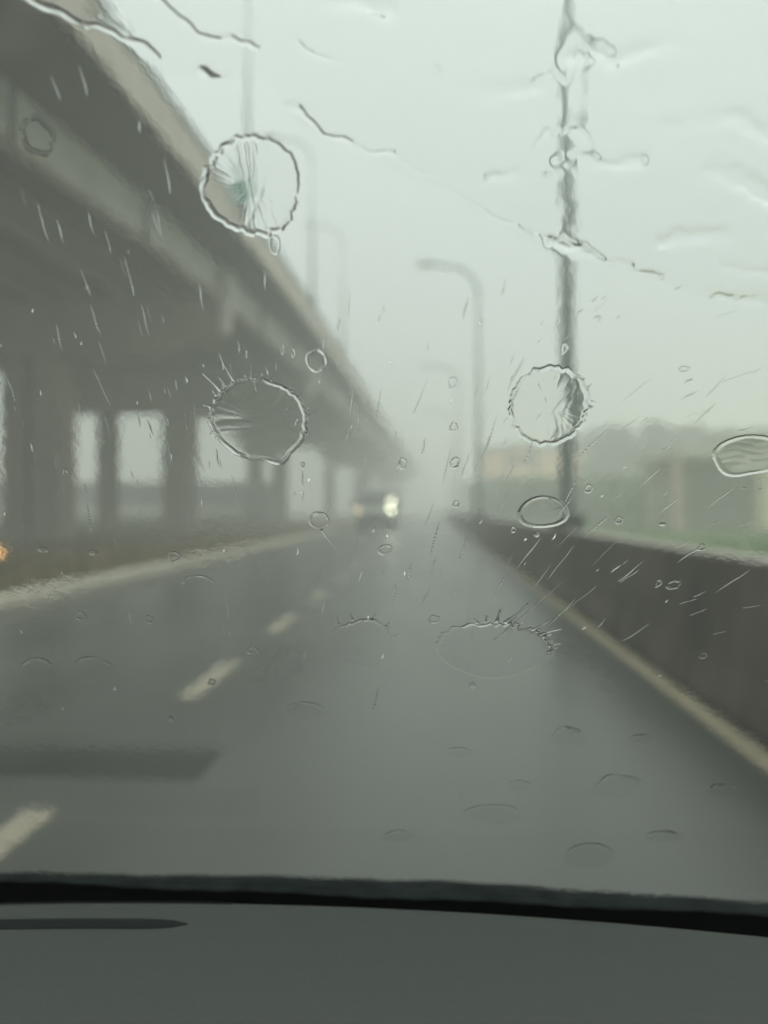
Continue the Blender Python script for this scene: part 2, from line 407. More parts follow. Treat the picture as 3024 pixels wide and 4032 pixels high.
def building(x, y, wd, dp, h, wall, label, nwin):
    t = empty('building', (x, y, 0)); tag(t, label, 'building', 'row of beige buildings above the bank')
    b = MB(); b.box(-wd / 2, wd / 2, 0, dp, -.1, h); b.build('wall', wall, t)
    b = MB(); b.box(-wd / 2 - .3, wd / 2 + .3, -.3, dp + .3, h + .002, h + .45); b.build('roof', M['roofm'], t)
    for fl in range(int(h // 3)):
        for k in range(nwin):
            xx = -wd / 2 + (k + .5) * wd / nwin
            b = MB(); b.box(xx - .6, xx + .6, -.03, .1, 1 + fl * 3, 2.4 + fl * 3); b.build('window', M['darkwin'], t)
bl = ['beige building at the left end of the hazy row, beside the second median lamp post', 'wider beige building second from the left in the hazy row',
      'beige building just left of the nearest median lamp post', 'pale beige building just right of the nearest median lamp post']
for (x0, x1, y, top), l in zip([(1050, 1088, 100, 975), (1096, 1150, 100, 968), (1160, 1205, 100, 974), (1246, 1290, 100, 975)], bl):
    X = ((x0 + x1) / 2 - 930) / 1661 * y; W = (x1 - x0) / 1661 * y
    building(X, y, W, 9, (1100 - top) / 1661 * y + 1.3, M['beige'], l, max(2, int(W / 2.2)))

# roadside shelter at right with pale roof edge and pillars
sl = empty('roadside_shelter', (25, 44, 0)); tag(sl, 'low open building with a pale roof edge and cream pillar at the right frame edge', 'shelter')
b = MB(); b.box(-11.4, 12, -.4, 9, 4.15, 4.75); b.build('roof', M['pale'], sl, bevel=.03)
b = MB(); b.box(-11.0, 12, 6.5, 6.9, -.1, 4.148); b.build('rear_wall', M['beige2'], sl)
for x, wd, mm in ((-6.05, 1.25, M['ywall']), (-11.1, .45, M['pink']), (3, 1.25, M['ywall'])):
    b = MB(); b.box(x - wd / 2, x + wd / 2, 0, .9, -.1, 4.148); b.build('pillar', mm, sl, bevel=.03)

def tree(x, y, h, rw_, label, seed, m):
    t = empty('tree', (x, y, 0)); tag(t, label, 'tree', 'hazy trees behind the bank at right')
    r = random.Random(seed); b = MB()
    b.tube([(0, 0, -.1), (.1, 0, h * .35), (0, .1, h * .7)], [h * .028, h * .02, h * .008], 8)
    for k in range(5):
        a = r.uniform(0, 6.28); z = h * r.uniform(.3, .55); q = rw_ * .6
        b.tube([(0, 0, z), (math.cos(a) * q * .5, math.sin(a) * q * .5, z + h * .12), (math.cos(a) * q, math.sin(a) * q, z + h * .2)], [h * .012, h * .008, h * .004], 6)
    b.build('trunk', M['bark'], t)
    b = MB()
    for k in range(16):
        a = r.uniform(0, 6.28); q = rw_ * r.uniform(0, .75); z = h * r.uniform(.42, .9); s = rw_ * r.uniform(.25, .45) * (1.2 - abs(z / h - .6))
        leafs(b, math.cos(a) * q, math.sin(a) * q, z, s, s, s * .8, 110, .28, r)
    b.build('crown', m, t)
tl = ['leftmost hazy tree, right of the nearest median lamp post', 'second hazy tree from the left behind the bank', 'tallest hazy tree in the middle of the row behind the bank',
      'broad hazy tree right of the tallest one', 'low rounded tree left of the oval splat at the frame edge', 'hazy tree directly above the open shelter roof', 'rightmost hazy tree cut by the frame edge']
for i, (px, y, top) in enumerate([(1255, 112, 925), (1320, 98, 915), (1395, 92, 900), (1460, 96, 912), (1530, 86, 928), (1600, 88, 915), (1675, 84, 905)]):
    h = (1100 - top) / 1661 * y + 1.3
    tree((px - 930) / 1661 * y, y, h, h * .36, tl[i], 40 + i, M['leafd'])

# ---------------------------------------------------------------- our car: dashboard, windshield, cowl
SA, CA = math.sin(R(60)), math.cos(R(60))
def G(u, v, h=0.0):          # point on the outer face of the windshield, h outward
    return Vector((u, .406 - CA * v + SA * h, CAMZ + SA * v + CA * h))
car = empty('car', (0, 0, 0)); tag(car, 'car the view is taken from, with grey dashboard, black-edged wet windshield and dark cowl', 'car')
b = MB(); th = .0052
b.loft([[G(-.75, v, -th), G(-.75, v, 0), G(.75, v, 0), G(.75, v, -th)] for v in (-.46, .40)])
ws = b.build('windshield', M['wglass'], car)
# frit band: wavy-edged black ceramic on the inner face
b = MB(); rnd = random.Random(4); n = 300
us = [-.75 + 1.5 * i / n for i in range(n + 1)]
top = [-.3275 - .02 * u - .04 * max(u, 0) ** 2 + .0012 * math.sin(u * 40) + .0006 * math.sin(u * 171) for u in us]
rr = [[G(u, -.458, -th - .0004), G(u, t, -th - .0004), G(u, t, -th - .0014), G(u, -.458, -th - .0014)] for u, t in zip(us, top)]
b.loft(rr); b.build('frit_band', M['frit'], ws)
# dashboard profile (y, z relative to the camera), slightly crowned
dp_ = [(.562, -.312), (.53, -.284), (.508, -.2655), (.498, -.2585), (.490, -.2555), (.480, -.2545), (.46, -.2555), (.43, -.259), (.38, -.268), (.32, -.285), (.25, -.32), (.22, -.42), (.22, -.55), (.562, -.55)]
dz = lambda u: -(.0015 + .102 * u * u + .0143 * u)
b = MB(); rings = []
for i in range(41):
    u = -.8 + 1.6 * i / 40
    k = -.050 * u * u - .012 * u
    rings.append([(u, y + k * (1 if z > -.4 else 0), CAMZ + z + dz(u)) for y, z in dp_])
b.loft(rings); ds = b.build('dashboard', M['dash'], car, True)
ds.modifiers.new('w', 'WEIGHTED_NORMAL')
# defroster vent slot: long lens shaped strip with a lip, the slot's shade put into its black colour
def vent(u0, u1, yc, z, wd):
    b = MB(); nseg = 48; rg = []
    for i in range(nseg + 1):
        f = i / nseg; u = u0 + (u1 - u0) * f
        e = math.sqrt(max(1e-4, 1 - max(0, (f - .93) / .07) ** 2)) if f > .93 else math.sqrt(max(1e-4, 1 - max(0, (.1 - f) / .1) ** 2))
        hw = wd * e
        y = yc - .050 * u * u - .012 * u
        rg.append([(u, y - hw, CAMZ + z + dz(u) - .006), (u, y + hw, CAMZ + z + dz(u) - .006), (u, y + hw, CAMZ + z + dz(u) + .0006), (u, y - hw, CAMZ + z + dz(u) + .0003)])
    b.loft(rg); b.build('defroster_vent', M['vent'], ds)
vent(-.62, -.150, .466, -.2552, .0052)
b = MB(); rg = []
for i in range(30):
    u = -.62 + .49 * i / 29; k = -.050 * u * u - .012 * u
    rg.append([(u, y + k, CAMZ + z + dz(u)) for y, z in ((.4955, -.2590), (.5155, -.2735), (.5155, -.2700), (.4965, -.2565))])
b.loft(rg); b.build('hidden_smear_mask', M['black'], ds)  # added out of sight, black so its reflection leaves a dark smear
b = MB(); rg = []
for i in range(41):
    u = -.78 + 1.56 * i / 40; k = -.050 * u * u - .012 * u
    rg.append([(u, y + k, CAMZ + z + dz(u)) for y, z in ((.522, -.2790), (.559, -.3115), (.559, -.3075), (.522, -.2745))])
b.loft(rg); b.build('hidden_glare_mask', M['black'], ds)  # added on the unseen dash slope to cut its bright reflection in the glass
# cowl and low bonnet outside
b = MB(); rings = []
cp = [(.585, -.375), (.60, -.345), (.63, -.3225), (.665, -.3225), (.70, -.335), (.80, -.40), (.95, -.50), (.95, -.62), (.585, -.62)]
rnd = random.Random(12)
for i in range(161):
    u = -.85 + 1.7 * i / 160; k = -.06 * u * u; j = .0006 * math.sin(u * 31) + .0005 * math.sin(u * 83 + 1)
    rings.append([(u, y + k, CAMZ + z - .030 * max(u, 0) + (j if 1 < q < 6 else 0)) for q, (y, z) in enumerate(cp)])
b.loft(rings); b.build('cowl', M['cowl'], car, True)
b = MB(); rings = []
hp = [(.96, -.52), (1.15, -.64), (1.35, -.80), (1.42, -.98), (.96, -.98)]
for i in range(21):
    u = -.85 + 1.7 * i / 20; k = -.1 * u * u
    rings.append([(u, y + k, CAMZ + z - .05 * u * u) for y, z in hp])
b.loft(rings); b.build('bonnet', M['hoodp'], car, True)

# ---------------------------------------------------------------- water on the glass
GAP = .00003
BIG = [
    [-0.07628, 0.15977, 0.02097, 0.02099, 'jag', 1, 'Largest round rain splat with jagged rim, in front of the upper viaduct edge'],
    [-0.08543, 0.05214, 0.02516, 0.02231, 'hair', 2, 'Big rain splat with hair-like crown spikes, over a dark viaduct column'],
    [0.05709, 0.05832, 0.02036, 0.02056, 'jag', 3, 'Big rounded rain splat crossed by the nearest lamp post of the median'],
    [0.15572, 0.03175, 0.01691, 0.01199, 'smooth', 4, 'Oval rain splat with smooth bright rim, cut by the right frame edge'],
    [0.0585, -0.00078, 0.01363, 0.00995, 'smooth', 5, 'Flat oval rain splat just left of the foot of the nearest median lamp post'],
    [-0.04023, -0.08963, 0.02019, 0.01782, 'faint', 6, 'Faint round rain splat with frayed upper rim over the middle of the lane'],
    [0.03656, -0.09382, 0.03266, 0.02115, 'burst', 7, 'Wide burst rain splat with spikes toward the right lane line'],
    [-0.16451, 0.18177, 0.00737, 0.00809, 'smooth', 8, 'Egg-shaped raindrop over the pale viaduct girder near the left frame edge'],
    [-0.05381, 0.08271, 0.00555, 0.0059, 'smooth', 9, 'Small bright ring-shaped raindrop at the far dark edge of the viaduct'],
    [-0.05936, -0.00567, 0.00549, 0.00572, 'smooth', 10, 'Small ring-shaped raindrop with a thin trail below, at the end of the left kerb'],
    [-0.06869, 0.13594, 0.00269, 0.00431, 'smooth', 11, 'Small oval raindrop hanging under the largest round splat'],
    [-0.24155, -0.11139, 0.01124, 0.00821, 'faint', 12, 'Faint raindrop outline on the left lane, near the left frame edge'],
    [-0.20561, -0.11082, 0.01346, 0.00889, 'faint', 13, 'Wider faint raindrop outline on the left lane beside a smaller one'],
    [0.08543, -0.16231, 0.01084, 0.00877, 'faint', 14, 'Faint flattened drop left of the right lane line, low on the glass'],
    [0.12063, -0.20636, 0.01536, 0.01169, 'faint', 15, 'Faint wide drop low on the glass, nearest below the right lane line'],
    [0.10998, -0.27738, 0.01776, 0.01389, 'faint', 16, 'Lowest faint wide drop, just above the black lower glass band at right'],
    [0.04236, -0.23621, 0.01925, 0.01021, 'faint', 17, 'Faint flat wide drop low in the middle right of the glass'],
    [0.01786, -0.17842, 0.00887, 0.005, 'faint', 19, 'Thin faint drop outline in the lower middle of the lane, above a wide faint one'],
    [0.18867, -0.20772, 0.00988, 0.00649, 'faint', 20, 'Faint drop outline just below the right lane line near the right frame edge'],
    [0.05783, -0.20744, 0.00783, 0.00528, 'faint', 21, 'Small faint drop outline left of the wide faint drop below the lane line'],
    [0.15742, -0.25476, 0.01227, 0.00666, 'faint', 22, 'Flat faint drop outline low on the glass near the right side of the dashboard'],
    [-0.02256, -0.26175, 0.01166, 0.0064, 'faint', 23, 'Flat faint drop outline low on the glass above the middle of the dashboard'],
    [-0.13121, -0.047, 0.01069, 0.00574, 'faint', 24, 'Faint crumpled drop outline on the left lane just below the kerb'],
    [0.1311, -0.1632, 0.00677, 0.00478, 'faint', 25, 'Small faint drop outline just left of the lane line near the right'],
    [-0.07822, -0.14412, 0.01346, 0.00784, 'faint', 18, 'Faint drop on the road left of centre, right of the second lane dash'],
]
SMALL = [
    [-0.01413, 0.02786, 0.00236, 0.00341, 0],
    [0.01221, 0.02801, 0.00258, 0.00365, 0],
    [0.01065, 0.07062, 0.00266, 0.00326, 0],
    [0.01144, 0.04768, 0.00228, 0.00273, 0],
    [0.08047, 0.0132, 0.0021, 0.00268, 0],
    [0.04369, -0.0113, 0.00146, 0.00201, 0],
    [0.13192, -0.04612, 0.00421, 0.00339, 0],
    [0.12385, -0.04525, 0.00198, 0.00246, 0],
    [-0.13222, 0.05149, 0.00142, 0.00251, 0],
    [-0.19099, 0.0237, 0.0015, 0.00218, 0],
    [-0.06484, 0.0865, 0.00111, 0.00249, 0],
    [-0.06979, 0.08815, 0.00089, 0.0027, 0],
    [0.06192, 0.0871, 0.0017, 0.00265, 0],
    [0.14286, -0.02205, 0.00216, 0.00232, 0],
    [0.01331, 0.00425, 0.00193, 0.00222, 0],
    [0.00215, -0.07136, 0.00371, 0.00299, 0],
    [-0.02464, -0.02411, 0.00429, 0.00358, 0],
    [-0.14158, -0.02913, 0.0042, 0.00369, 0],
    [-0.20476, -0.07082, 0.00337, 0.00341, 0],
    [-0.16426, -0.07313, 0.00278, 0.00307, 0],
    [-0.03025, -0.01142, 0.00125, 0.00174, 1],
    [-0.06533, 0.02754, 0.0012, 0.00159, 1],
    [0.07573, 0.1008, 0.00187, 0.00128, 1],
    [0.04823, 0.16169, 0.0023, 0.00125, 1],
    [-0.1339, -0.12125, 0.00261, 0.00302, 0],
    [0.09789, -0.00553, 0.00238, 0.00225, 0],
    [-0.18734, -0.02685, 0.00266, 0.00185, 1],
    [-0.21586, -0.02479, 0.0032, 0.00185, 1],
    [0.15607, -0.09559, 0.0026, 0.00241, 1],
    [0.1203, -0.00777, 0.0019, 0.00113, 1],
    [0.11785, 0.07634, 0.00297, 0.00158, 0],
    [0.00272, 0.20094, 0.00164, 0.0019, 0],
    [0.05606, -0.01416, 0.00171, 0.00173, 1],
    [-0.1055, -0.09581, 0.00393, 0.00285, 0],
    [-0.16484, -0.15239, 0.00151, 0.00243, 1],
    [0.02517, -0.12103, 0.00222, 0.00222, 1],
]
STREAKS = [
    [-0.14003, 0.20113, 0.00054, 0.0055, 4, 1, 'bridge'],
    [-0.1709, 0.14533, 0.00062, 0.00581, 5, 5, 'bridge'],
    [-0.164, 0.14322, 0.00063, 0.00545, 5, 2, 'bridge'],
    [-0.1575, 0.12069, 0.00068, 0.00622, 8, 1, 'bridge'],
    [-0.13668, 0.12346, 0.00063, 0.00919, 3, 3, 'bridge'],
    [-0.1118, 0.16484, 0.00063, 0.0072, 0, 1, 'bridge'],
    [-0.14336, 0.13883, 0.00047, 0.00492, 3, 3, 'bridge'],
    [-0.14941, 0.14683, 0.00056, 0.00481, 4, 5, 'bridge'],
    [-0.15697, 0.10345, 0.0007, 0.0074, 8, 0, 'bridge'],
    [-0.13318, 0.1031, 0.00063, 0.0078, 4, 2, 'bridge'],
    [-0.10507, 0.11345, 0.00067, 0.0063, 2, 2, 'bridge'],
    [-0.12021, 0.15763, 0.00047, 0.00223, 25, 4, 'bridge'],
    [-0.17124, 0.15214, 0.00056, 0.00305, 0, 4, 'bridge'],
    [-0.15217, 0.19901, 0.00047, 0.00458, 10, 3, 'bridge'],
    [-0.07475, 0.12027, 0.00058, 0.00411, -2, 2, 'bridge'],
    [-0.10896, 0.03171, 0.00067, 0.00577, 2, 5, 'bridge'],
    [-0.14606, 0.05386, 0.00053, 0.00499, 0, 3, 'bridge'],
    [-0.13374, 0.03447, 0.00059, 0.00653, 0, 4, 'bridge'],
    [-0.066, 0.01949, 0.0006, 0.00485, 0, 5, 'haze'],
    [0.07019, -0.03183, 0.00077, 0.01247, -28, 4, 'road'],
    [0.05367, -0.06653, 0.00077, 0.02853, -41, 3, 'road'],
    [0.08247, -0.05656, 0.0006, 0.01257, -42, 4, 'road'],
    [0.08746, -0.00837, 0.00072, 0.00982, -40, 5, 'haze'],
    [0.10991, 0.01899, 0.00054, 0.00784, -38, 2, 'haze'],
    [0.12006, 0.04198, 0.00063, 0.00616, -35, 4, 'haze'],
    [0.0713, 0.01105, 0.00055, 0.0107, -18, 5, 'haze'],
    [0.01761, 0.0272, 0.00052, 0.0065, -15, 4, 'haze'],
    [-0.00347, 0.03768, 0.00071, 0.00458, -12, 3, 'haze'],
    [0.04005, 0.02185, 0.00056, 0.00579, -18, 4, 'haze'],
    [0.14733, 0.00824, 0.00056, 0.00802, -42, 5, 'haze'],
    [0.13793, -0.02558, 0.00077, 0.00872, -45, 2, 'haze'],
    [0.12154, 0.00281, 0.00072, 0.00708, -40, 2, 'haze'],
    [0.16301, -0.04345, 0.00061, 0.01057, -45, 5, 'road'],
    [0.10795, -0.03769, 0.00078, 0.00902, -42, 1, 'road'],
    [0.03849, -0.04741, 0.0007, 0.00809, -20, 5, 'road'],
    [0.01751, -0.02307, 0.00072, 0.00766, -14, 3, 'haze'],
    [0.0013, -0.03522, 0.00061, 0.0067, -12, 5, 'road'],
    [-0.01147, -0.03837, 0.0008, 0.00615, -12, 3, 'road'],
    [-0.06096, -0.06436, 0.00077, 0.00592, -10, 2, 'road'],
    [-0.0386, -0.04164, 0.00082, 0.00498, -12, 0, 'road'],
    [-0.02082, -0.05421, 0.00081, 0.00765, -10, 0, 'road'],
    [0.13414, 0.06817, 0.00053, 0.00687, -36, 1, 'haze'],
    [0.13126, 0.05409, 0.00056, 0.00666, -36, 2, 'haze'],
    [0.06092, -0.04103, 0.00059, 0.00915, -30, 3, 'road'],
    [-0.03854, 0.06037, 0.00053, 0.0084, -8, 5, 'haze'],
    [-0.03546, 0.053, 0.00052, 0.00735, -6, 3, 'haze'],
    [-0.10788, -0.01143, 0.00028, 0.00352, 7.7, 0, 'haze'],
    [0.09035, -0.15712, 0.00068, 0.00475, -41.0, 4, 'road'],
    [0.13163, 0.10196, 0.00037, 0.00584, -67.6, 2, 'haze'],
    [-0.08716, 0.11589, 0.0003, 0.00105, 6.9, 1, 'bridge'],
    [0.0206, -0.21906, 0.00055, 0.00542, -10.0, 0, 'road'],
    [-0.04111, 0.04458, 0.00042, 0.00503, -15.2, 1, 'bridge'],
    [-0.0995, 0.0817, 0.00068, 0.00345, -0.4, 1, 'bridge'],
    [-0.02156, 0.10659, 0.00064, 0.00212, -12.6, 3, 'haze'],
    [0.04675, -0.10062, 0.00065, 0.00353, -18.3, 5, 'road'],
    [0.07345, 0.10979, 0.00062, 0.00207, -49.5, 1, 'haze'],
    [-0.01664, 0.02536, 0.00057, 0.00317, -13.7, 2, 'haze'],
    [0.04016, 0.07477, 0.00065, 0.00955, -22.1, 2, 'haze'],
    [0.03833, 0.07307, 0.00024, 0.00231, -21.4, 5, 'haze'],
    [0.15157, 0.04572, 0.00053, 0.00365, -76.8, 1, 'haze'],
    [-0.09034, -0.04383, 0.00037, 0.00253, 5.8, 3, 'road'],
    [0.12995, -0.05712, 0.00075, 0.00127, -50.5, 3, 'road'],
    [0.10441, -0.03158, 0.00034, 0.00179, -40.8, 1, 'road'],
    [0.00218, -0.01754, 0.0006, 0.01217, -11.1, 5, 'haze'],
    [-0.03571, -0.07004, 0.0008, 0.002, -8.5, 1, 'road'],
    [-0.15687, 0.08712, 0.00041, 0.00638, 8.7, 2, 'bridge'],
    [-0.12228, 0.05143, 0.00043, 0.005, 1.4, 4, 'bridge'],
    [0.02358, -0.08327, 0.00048, 0.00408, -8.7, 5, 'road'],
    [-0.00315, -0.05647, 0.00037, 0.00894, -20.9, 5, 'road'],
    [-0.0539, 0.00277, 0.00059, 0.0056, -14.6, 0, 'haze'],
    [0.12508, 0.05354, 0.00024, 0.0024, -58.4, 4, 'haze'],
    [-0.16249, 0.04985, 0.00043, 0.00505, 9.0, 4, 'bridge'],
    [-0.00834, 0.07159, 0.00024, 0.00094, -13.7, 0, 'haze'],
    [-0.08503, 0.0708, 0.00055, 0.00355, 8.1, 4, 'bridge'],
    [-0.17346, -0.01554, 0.00029, 0.0018, 5.9, 5, 'haze'],
    [-0.16631, 0.09266, 0.00068, 0.00091, 5.8, 4, 'bridge'],
    [-0.16129, 0.07058, 0.00056, 0.00998, 14.4, 4, 'bridge'],
    [0.02721, 0.03611, 0.00069, 0.0071, -14.6, 4, 'haze'],
    [0.07302, 0.03075, 0.00041, 0.00206, -30.5, 5, 'haze'],
    [0.1149, 0.03535, 0.00054, 0.00378, -54.9, 5, 'haze'],
    [-0.24433, -0.08263, 0.00069, 0.00212, 6.2, 3, 'road'],
    [0.02265, 0.09985, 0.00064, 0.00258, -11.4, 3, 'haze'],
    [0.05701, 0.09779, 0.00038, 0.00322, -24.2, 2, 'haze'],
    [0.00572, -0.08898, 0.0003, 0.00173, -13.4, 0, 'road'],
    [-0.17687, 0.15851, 0.00037, 0.00374, 0.5, 4, 'bridge'],
    [0.13358, -0.01942, 0.00058, 0.00575, -58.3, 3, 'haze'],
    [-0.13903, 0.12787, 0.00024, 0.00406, 8.7, 0, 'bridge'],
    [-0.20826, 0.06004, 0.00026, 0.00149, -0.5, 1, 'bridge'],
    [0.07735, 0.11032, 0.00029, 0.00165, -46.5, 5, 'haze'],
    [0.00602, -0.03984, 0.00046, 0.0037, -15.3, 3, 'road'],
    [-0.13633, 0.09938, 0.00031, 0.00441, 4.6, 0, 'bridge'],
    [-0.03711, 0.06014, 0.00025, 0.00145, -11.5, 5, 'haze'],
    [0.05104, -0.03289, 0.00027, 0.00121, -22.5, 5, 'road'],
    [-0.01893, 0.08132, 0.0004, 0.00114, -18.1, 5, 'haze'],
    [-0.04259, 0.09953, 0.00065, 0.00326, -9.5, 5, 'haze'],
    [-0.15747, 0.11901, 0.00052, 0.0021, 9.6, 2, 'bridge'],
    [-0.1637, 0.14355, 0.00063, 0.00293, 6.6, 5, 'bridge'],
    [0.0963, 0.00942, 0.00033, 0.0027, -41.0, 5, 'haze'],
    [-0.16656, 0.04097, 0.00027, 0.00104, 11.3, 2, 'bridge'],
    [0.09708, 0.06615, 0.00024, 0.00969, -45.7, 5, 'haze'],
    [-0.1238, 0.07139, 0.00042, 0.00285, -0.3, 5, 'bridge'],
    [0.11637, -0.07944, 0.00078, 0.00927, -47.9, 1, 'road'],
    [-0.17547, -0.07219, 0.00067, 0.00511, 2.4, 0, 'road'],
    [0.13061, 0.05525, 0.00024, 0.00476, -65.0, 4, 'haze'],
    [0.16281, -0.0074, 0.00026, 0.00418, -72.2, 3, 'haze'],
    [0.05074, 0.09943, 0.00038, 0.00171, -26.6, 1, 'haze'],
    [-0.02345, 0.10252, 0.00051, 0.00172, -12.7, 4, 'haze'],
    [-0.07487, -0.09858, 0.0005, 0.00286, -15.2, 1, 'road'],
    [-0.03166, 0.05258, 0.00032, 0.00124, -13.6, 4, 'haze'],
    [-0.01984, -0.00282, 0.00027, 0.00425, -14.4, 5, 'haze'],
    [-0.09054, 0.09017, 0.00053, 0.00337, -2.3, 3, 'bridge'],
    [0.01419, -0.05273, 0.00047, 0.00318, -13.2, 5, 'road'],
    [0.07253, -0.01518, 0.00027, 0.00802, -34.6, 5, 'haze'],
    [0.15963, 0.01788, 0.00054, 0.00105, -71.2, 0, 'haze'],
    [-0.15541, -0.05285, 0.0003, 0.0039, 0.4, 4, 'road'],
    [0.03803, 0.00558, 0.00057, 0.00766, -11.0, 4, 'haze'],
    [-0.05334, 0.07214, 0.00041, 0.00188, -12.5, 5, 'bridge'],
    [0.11295, 0.10736, 0.00022, 0.00124, -59.1, 3, 'haze'],
    [-0.10698, 0.01316, 0.00035, 0.00413, 5.9, 4, 'haze'],
    [0.07807, 0.10814, 0.00029, 0.00414, -42.2, 1, 'haze'],
    [-0.17307, -0.0183, 0.00047, 0.006, 2.1, 2, 'haze'],
    [-0.07059, 0.05796, 0.00032, 0.00123, -7.4, 0, 'bridge'],
    [-0.06267, 0.01872, 0.00073, 0.00135, -16.1, 0, 'haze'],
    [-0.2063, 0.09243, 0.00055, 0.00114, 5.5, 1, 'bridge'],
    [0.0871, -0.07645, 0.00062, 0.00166, -42.6, 0, 'road'],
    [-0.13098, 0.10632, 0.00024, 0.00432, 5.0, 1, 'bridge'],
    [0.00517, 0.12196, 0.00062, 0.00101, -11.4, 3, 'haze'],
    [0.15781, 0.01344, 0.00068, 0.00159, -72.9, 0, 'haze'],
    [-0.23401, -0.14508, 0.00055, 0.00161, 14.3, 3, 'road'],
    [0.10366, 0.05143, 0.00053, 0.00145, -45.8, 3, 'haze'],
    [0.07992, 0.03839, 0.00068, 0.01046, -38.7, 0, 'haze'],
    [-0.13576, -0.09964, 0.0004, 0.00289, 4.8, 2, 'road'],
    [-0.00103, 0.12652, 0.00037, 0.00299, -11.1, 4, 'haze'],
    [-0.00484, 0.06401, 0.00031, 0.0099, -22.2, 1, 'haze'],
    [-0.11966, 0.01795, 0.00035, 0.00164, 11.2, 5, 'haze'],
    [-0.02328, -0.01515, 0.00075, 0.00117, -14.7, 1, 'haze'],
    [0.08492, 0.01146, 0.00026, 0.00135, -42.2, 4, 'haze'],
    [-0.02662, 0.00762, 0.00027, 0.00551, -12.2, 2, 'haze'],
    [-0.07236, -0.02506, 0.00077, 0.00302, -17.1, 1, 'haze'],
    [0.06549, -0.01537, 0.00073, 0.00231, -26.2, 1, 'haze'],
    [-0.22145, -0.0573, 0.00067, 0.00166, 6.6, 1, 'road'],
    [0.03707, 0.03961, 0.00041, 0.00202, -22.9, 3, 'haze'],
    [-0.10284, -0.01597, 0.00046, 0.00178, -0.7, 4, 'haze'],
    [-0.04808, 0.03076, 0.00033, 0.0021, -13.8, 4, 'bridge'],
    [-0.2073, 0.07011, 0.00071, 0.00674, 2.3, 3, 'bridge'],
    [-0.01695, 0.04508, 0.00025, 0.00126, -13.2, 1, 'haze'],
    [0.08413, 0.0185, 0.00042, 0.00317, -45.2, 3, 'haze'],
    [0.10951, 0.11431, 0.00048, 0.00244, -61.7, 3, 'haze'],
    [0.15615, 0.07673, 0.00029, 0.00112, -78.9, 4, 'haze'],
    [0.03902, -0.05377, 0.00028, 0.00381, -17.7, 1, 'road'],
    [0.16424, 0.01845, 0.00041, 0.00261, -64.9, 5, 'haze'],
    [0.09655, 0.02508, 0.00055, 0.00104, -41.3, 5, 'haze'],
    [-0.10244, 0.01419, 0.00044, 0.00766, 6.4, 0, 'haze'],
    [-0.11701, 0.05308, 0.00026, 0.01038, -1.5, 5, 'bridge'],
    [0.02986, 0.04386, 0.00041, 0.01039, -14.0, 3, 'haze'],
    [-0.10777, 0.0283, 0.00034, 0.00319, 5.8, 5, 'bridge'],
    [0.14454, 0.07325, 0.00051, 0.00943, -67.6, 4, 'haze'],
    [-0.20955, 0.0232, 0.00035, 0.00137, -0.5, 4, 'bridge'],
    [0.03801, 0.08183, 0.0003, 0.00338, -14.2, 0, 'haze'],
    [-0.12029, 0.14578, 0.00037, 0.00537, 12.1, 5, 'bridge'],
    [-0.07748, -0.00805, 0.00028, 0.00577, -17.8, 3, 'haze'],
    [-0.21195, 0.07368, 0.00033, 0.00192, 8.1, 3, 'bridge'],
    [-0.17487, 0.05911, 0.00057, 0.00494, 5.4, 0, 'bridge'],
    [-0.03964, -0.0194, 0.00035, 0.01229, -15.5, 1, 'haze'],
    [-0.16842, 0.09668, 0.00054, 0.00179, 0.8, 3, 'bridge'],
    [-0.11798, -0.08348, 0.00031, 0.00209, 4.9, 5, 'road'],
    [0.14166, -0.05723, 0.0006, 0.00473, -65.3, 4, 'road'],
    [-0.11377, 0.02789, 0.00027, 0.00266, -3.1, 2, 'bridge'],
    [-0.06193, -0.04209, 0.00037, 0.00625, -15.5, 3, 'road'],
    [0.07567, -0.1735, 0.00052, 0.00247, -33.4, 2, 'road'],
    [0.03179, -0.0695, 0.00047, 0.00198, -16.1, 4, 'road'],
    [0.05252, 0.05347, 0.00025, 0.00291, -30.3, 2, 'haze'],
    [-0.12096, 0.00489, 0.00075, 0.00339, 1.0, 2, 'haze'],
    [-0.06734, 0.01124, 0.00034, 0.00111, -13.2, 5, 'haze'],
    [-0.20843, -0.04024, 0.00049, 0.0016, 7.9, 5, 'road'],
    [0.13375, -0.11144, 0.0008, 0.00179, -54.5, 5, 'road'],
    [-0.09582, 0.0731, 0.00025, 0.00981, 0.3, 5, 'bridge'],
    [-0.17941, 0.09392, 0.00041, 0.00136, 5.9, 4, 'bridge'],
    [0.10814, 0.09785, 0.00023, 0.00255, -57.3, 4, 'haze'],
    [0.14756, -0.00687, 0.00042, 0.00279, -61.3, 5, 'haze'],
    [0.00293, -0.00437, 0.00027, 0.00114, -17.0, 3, 'haze'],
    [-0.10068, 0.06984, 0.00055, 0.00357, 6.6, 0, 'bridge'],
    [-0.11678, -0.06273, 0.00081, 0.00921, 0.4, 1, 'road'],
    [0.02175, 0.0663, 0.00024, 0.0047, -7.9, 0, 'haze'],
    [0.10774, -0.04062, 0.00074, 0.00608, -45.5, 4, 'road'],
    [-0.18256, 0.01356, 0.00076, 0.00334, 5.8, 4, 'haze'],
    [-0.20605, 0.05154, 0.00044, 0.00203, 4.3, 4, 'bridge'],
    [-0.1351, 0.13402, 0.0003, 0.0012, 7.7, 2, 'bridge'],
    [0.0604, 0.04262, 0.00054, 0.0025, -33.6, 0, 'haze'],
    [-0.00123, 0.08879, 0.00052, 0.00223, -7.7, 1, 'haze'],
    [-0.08728, 0.08613, 0.00067, 0.00182, 5.6, 4, 'bridge'],
    [-0.23103, -0.00178, 0.00078, 0.00117, 2.8, 0, 'haze'],
    [-0.1549, -0.04532, 0.00038, 0.0032, 2.6, 4, 'road'],
